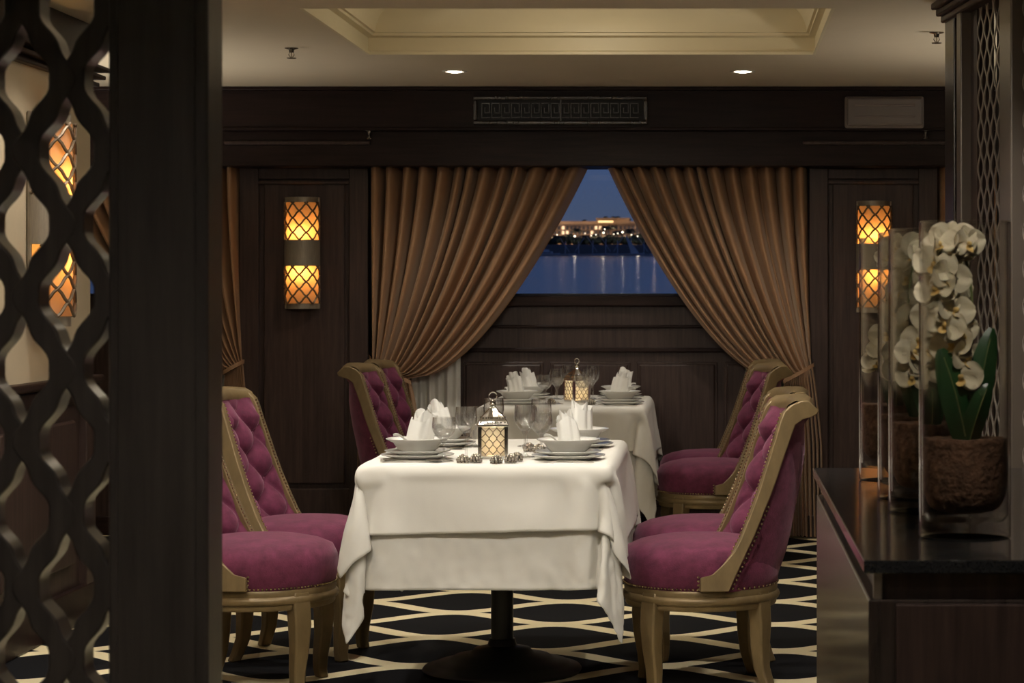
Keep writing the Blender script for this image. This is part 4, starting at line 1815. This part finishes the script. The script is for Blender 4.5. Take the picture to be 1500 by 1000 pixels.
for k in range(10):
    fl = empty('facade_floodlight', (X(720 + 34 * k, YB + 40), YB + 40, zb + 4.4))
    tag(fl, 'ground floodlight before the hotel, ' + ('first second third fourth fifth sixth seventh eighth ninth tenth'.split()[k]) + ' from the left', 'floodlight', 'facade floodlights')
    MB().box(-.4, .4, -.2, .2, 0, .5).build('housing', 'iron', fl, bevel=.05)
    add_light('POINT', 'flood_beam', (0, 1.0, 1.2), 6500, (1, .68, .44), fl, shadow_soft_size=.5)

_ones = 'first second third fourth fifth sixth seventh eighth ninth tenth eleventh twelfth thirteenth fourteenth fifteenth sixteenth seventeenth eighteenth nineteenth'.split()
ORD = _ones + [w if j < 0 else t + '-' + _ones[j] for t, w in (('twenty', 'twentieth'), ('thirty', 'thirtieth'), ('forty', 'fortieth'), ('fifty', 'fiftieth'), ('sixty', 'sixtieth')) for j in range(-1, 9)]


def order_word(px, all_px):
    return ORD[sorted(all_px).index(px)]


# palms


def palm_meshes(seed):
    rr = random.Random(seed)
    c = MB()
    for k in range(18):
        a = 2 * PI * k / 18 + rr.uniform(-.2, .2)
        up = rr.uniform(-.2, 1.0)
        ln = rr.uniform(2.2, 3.2)

        def fr(u, w, a=a, up=up, ln=ln):
            s = 2 * u - 1
            r = ln * w
            z = ln * (up * w - (.55 + up * .6) * w * w) - .25 * abs(s)
            q = s * .55 * math.sin(PI * min(1, w * .9 + .08))
            return (r * math.cos(a) - q * math.sin(a), r * math.sin(a) + q * math.cos(a), z)
        c.grid(fr, 2, 5)
    return c.mesh('fronds', True, 180)


pme = [palm_meshes(k) for k in range(2)]
for me in pme:
    me.materials.append(M['palm'])
tme = MB().lathe([(.28, 0), (.2, .5), (.18, 1)], 8).mesh('trunk')
tme.materials.append(M['trunk'])
pxs = [(798, 352), (807, 350), (815, 346), (824, 350), (833, 344), (838, 349), (845, 336), (850, 352), (858, 346), (866, 350), (873, 344), (880, 349), (888, 333), (892, 345), (897, 331),
       (905, 340), (911, 350), (916, 347), (922, 337), (928, 345), (934, 350), (940, 343), (946, 347), (952, 352), (887, 322), (905, 321), (899, 322), (856, 323), (793, 355)]
for k, (px, py) in enumerate(pxs):
    roof = py < 325
    yy = (hy + 4) if roof else YB + rnd.uniform(14, 50)
    zt = Z(py, yy)
    zbase = hz + hzz(321) if roof and px > 870 else (hz + hzz(326) if roof else zb + 4.4)
    hgt = max(1.2, zt - zbase)
    p = empty('palm_tree', (X(px, yy), yy, zbase))
    tag(p, ('small dark palm on the hotel roof, ' if roof else 'dark palm tree on the far bank, ') + order_word(px, [q[0] for q in pxs if (q[1] < 325) == roof]) + ' from the left', 'palm tree', 'palms on the far bank')
    tr = bpy.data.objects.new('trunk', tme)
    COL.objects.link(tr)
    tr.parent = p
    tr.scale = (1, 1, hgt)
    cr = bpy.data.objects.new('fronds', pme[k % 2])
    COL.objects.link(cr)
    cr.parent = p
    cr.location = (0, 0, hgt)
    cr.rotation_euler.z = k
    sc_ = .45 if roof else rnd.uniform(.75, 1.05)
    cr.scale = (sc_, sc_, sc_)

# dark round trees along the quay
bush_me = []
for sd in range(3):
    rr_ = random.Random(sd)
    m_ = MB()
    for k in range(14):
        m_.ball((rr_.uniform(-1.6, 1.6), rr_.uniform(-1.2, 1.2), rr_.uniform(.9, 2.4)), rr_.uniform(.7, 1.2), 8, 5)
    me = m_.mesh('crown', True, 60)
    me.materials.append(M['palm'])
    bush_me.append(me)
bush_px = list(range(696, 1076, 6))
for k, px in enumerate(bush_px):
    yy = YB + 12 + (k * 7 % 5)
    t = empty('quay_tree', (X(px, yy), yy, zb + 4.4))
    tag(t, 'low dark round tree along the quay, %s from the left' % ORD[k], 'tree', 'round trees along the quay')
    c_ = bpy.data.objects.new('crown', bush_me[k % 3])
    COL.objects.link(c_)
    c_.parent = t
    c_.rotation_euler.z = k * 1.7
    sc_ = rnd.uniform(.75, 1.25)
    c_.scale = (1, 1, sc_)
    tr = bpy.data.objects.new('trunk', tme)
    COL.objects.link(tr)
    tr.parent = t

# bank lamps
lamp_px = ((816, 351), (842, 353), (857, 349), (866, 352), (873, 351), (884, 348), (886, 343), (899, 350), (905, 349), (912, 347), (925, 351), (934, 353), (945, 355))
for k, (px, py) in enumerate(lamp_px):
    yy = YB + 8
    l = empty('bank_lamp', (X(px, yy), yy, zb + 4.4))
    tag(l, 'small bright lamp on the far bank, ' + order_word(px, [q[0] for q in lamp_px]) + ' from the left', 'street lamp', 'lamps on the far bank')
    hgt = max(.8, Z(py, yy) - zb - 2.4)
    MB().lathe([(.08, 0), (.06, hgt)], 6).build('lamp_post', 'iron', l)
    MB().ball((0, 0, hgt), .34 if k in (1, 5, 9) else .2, 8, 6).build('lamp_globe', 'lamp_glow', l)
    if k in (1, 5, 9, 11):
        add_light('POINT', 'lamp_light', (0, -1.5, hgt), 220, (1, .84, .62), l, shadow_soft_size=.4)


# boats
def hull_mesh(L_, w, h):
    m = MB()

    def fn(u, v):
        t = u
        x = L_ * (t - .5)
        sh = math.sin(PI * min(1, t * .8 + .2)) ** .5
        a = PI * v
        return (x + .06 * L_ * t * abs(math.cos(a)), w / 2 * math.cos(a) * sh, h * (1 - math.sin(a)) * (1 + .5 * t * t) if False else h * (1 + .5 * t * t) * (1 - math.sin(a) * .98))
    m.grid(fn, 16, 8)
    return m


def boat(px, yy, L_, kind, lb, hdg=0.):
    b = empty('boat', (X(px, yy), yy, wz(yy) - .1), hdg)
    tag(b, lb, 'boat', 'boats moored at the far bank')
    hull_mesh(L_, L_ * .25, L_ * .085).build('hull', 'hull', b, smooth=True)
    if kind == 'yacht':
        MB().box(-L_ * .32, L_ * .25, -L_ * .09, L_ * .09, L_ * .08, L_ * .19).build('cabin', 'hull', b, bevel=.1)
        MB().box(-L_ * .26, L_ * .18, -L_ * .093, L_ * .093, L_ * .12, L_ * .155).build('cabin_windows', 'win_dark', b)
        MB().box(-L_ * .25, L_ * .10, -L_ * .08, L_ * .08, L_ * .19, L_ * .27).build('upper_deck', 'hull', b, bevel=.1)
    else:
        MB().tube([(0, 0, 0), (L_ * .02, 0, L_ * .75)], .14, 6).build('mast', 'mast', b)
        MB().tube([(-L_ * .25, 0, L_ * .9), (L_ * .32, 0, L_ * .12)] if kind == 'sail' else [(-L_ * .28, 0, L_ * .95), (L_ * .22, 0, L_ * .2)], .10, 6).build('yard', 'mast', b)
        if kind == 'sail':
            MB().prism([(-L_ * .25, L_ * .9), (L_ * .32, L_ * .12), (L_ * .02, L_ * .1)], -.05, .05, 'y').build('sail', 'sail', b)


boat(801, 860, 9.0, 'yacht', 'white motor boat moored below the left curtain edge', .1)
boat(924, 870, 9.5, 'sail', 'sailing boat with its slanting sail raised near the right curtain')
boat(887, 850, 8.5, 'mast', 'bare masted sailing boat below the floodlit roof', .2)
boat(905, 880, 8.0, 'mast', 'bare masted sailing boat next to the raised sail', 2.9)
boat(868, 880, 8.0, 'mast', 'bare masted sailing boat left of the floodlit roof', .1)
boat(848, 885, 7.5, 'mast', 'bare masted sailing boat between motor boat and hotel lamps', 3.0)
boat(828, 890, 7.5, 'mast', 'bare masted sailing boat right beside the white motor boat', .1)
boat(943, 885, 7.5, 'mast', 'bare masted sailing boat at the right curtain edge', .1)
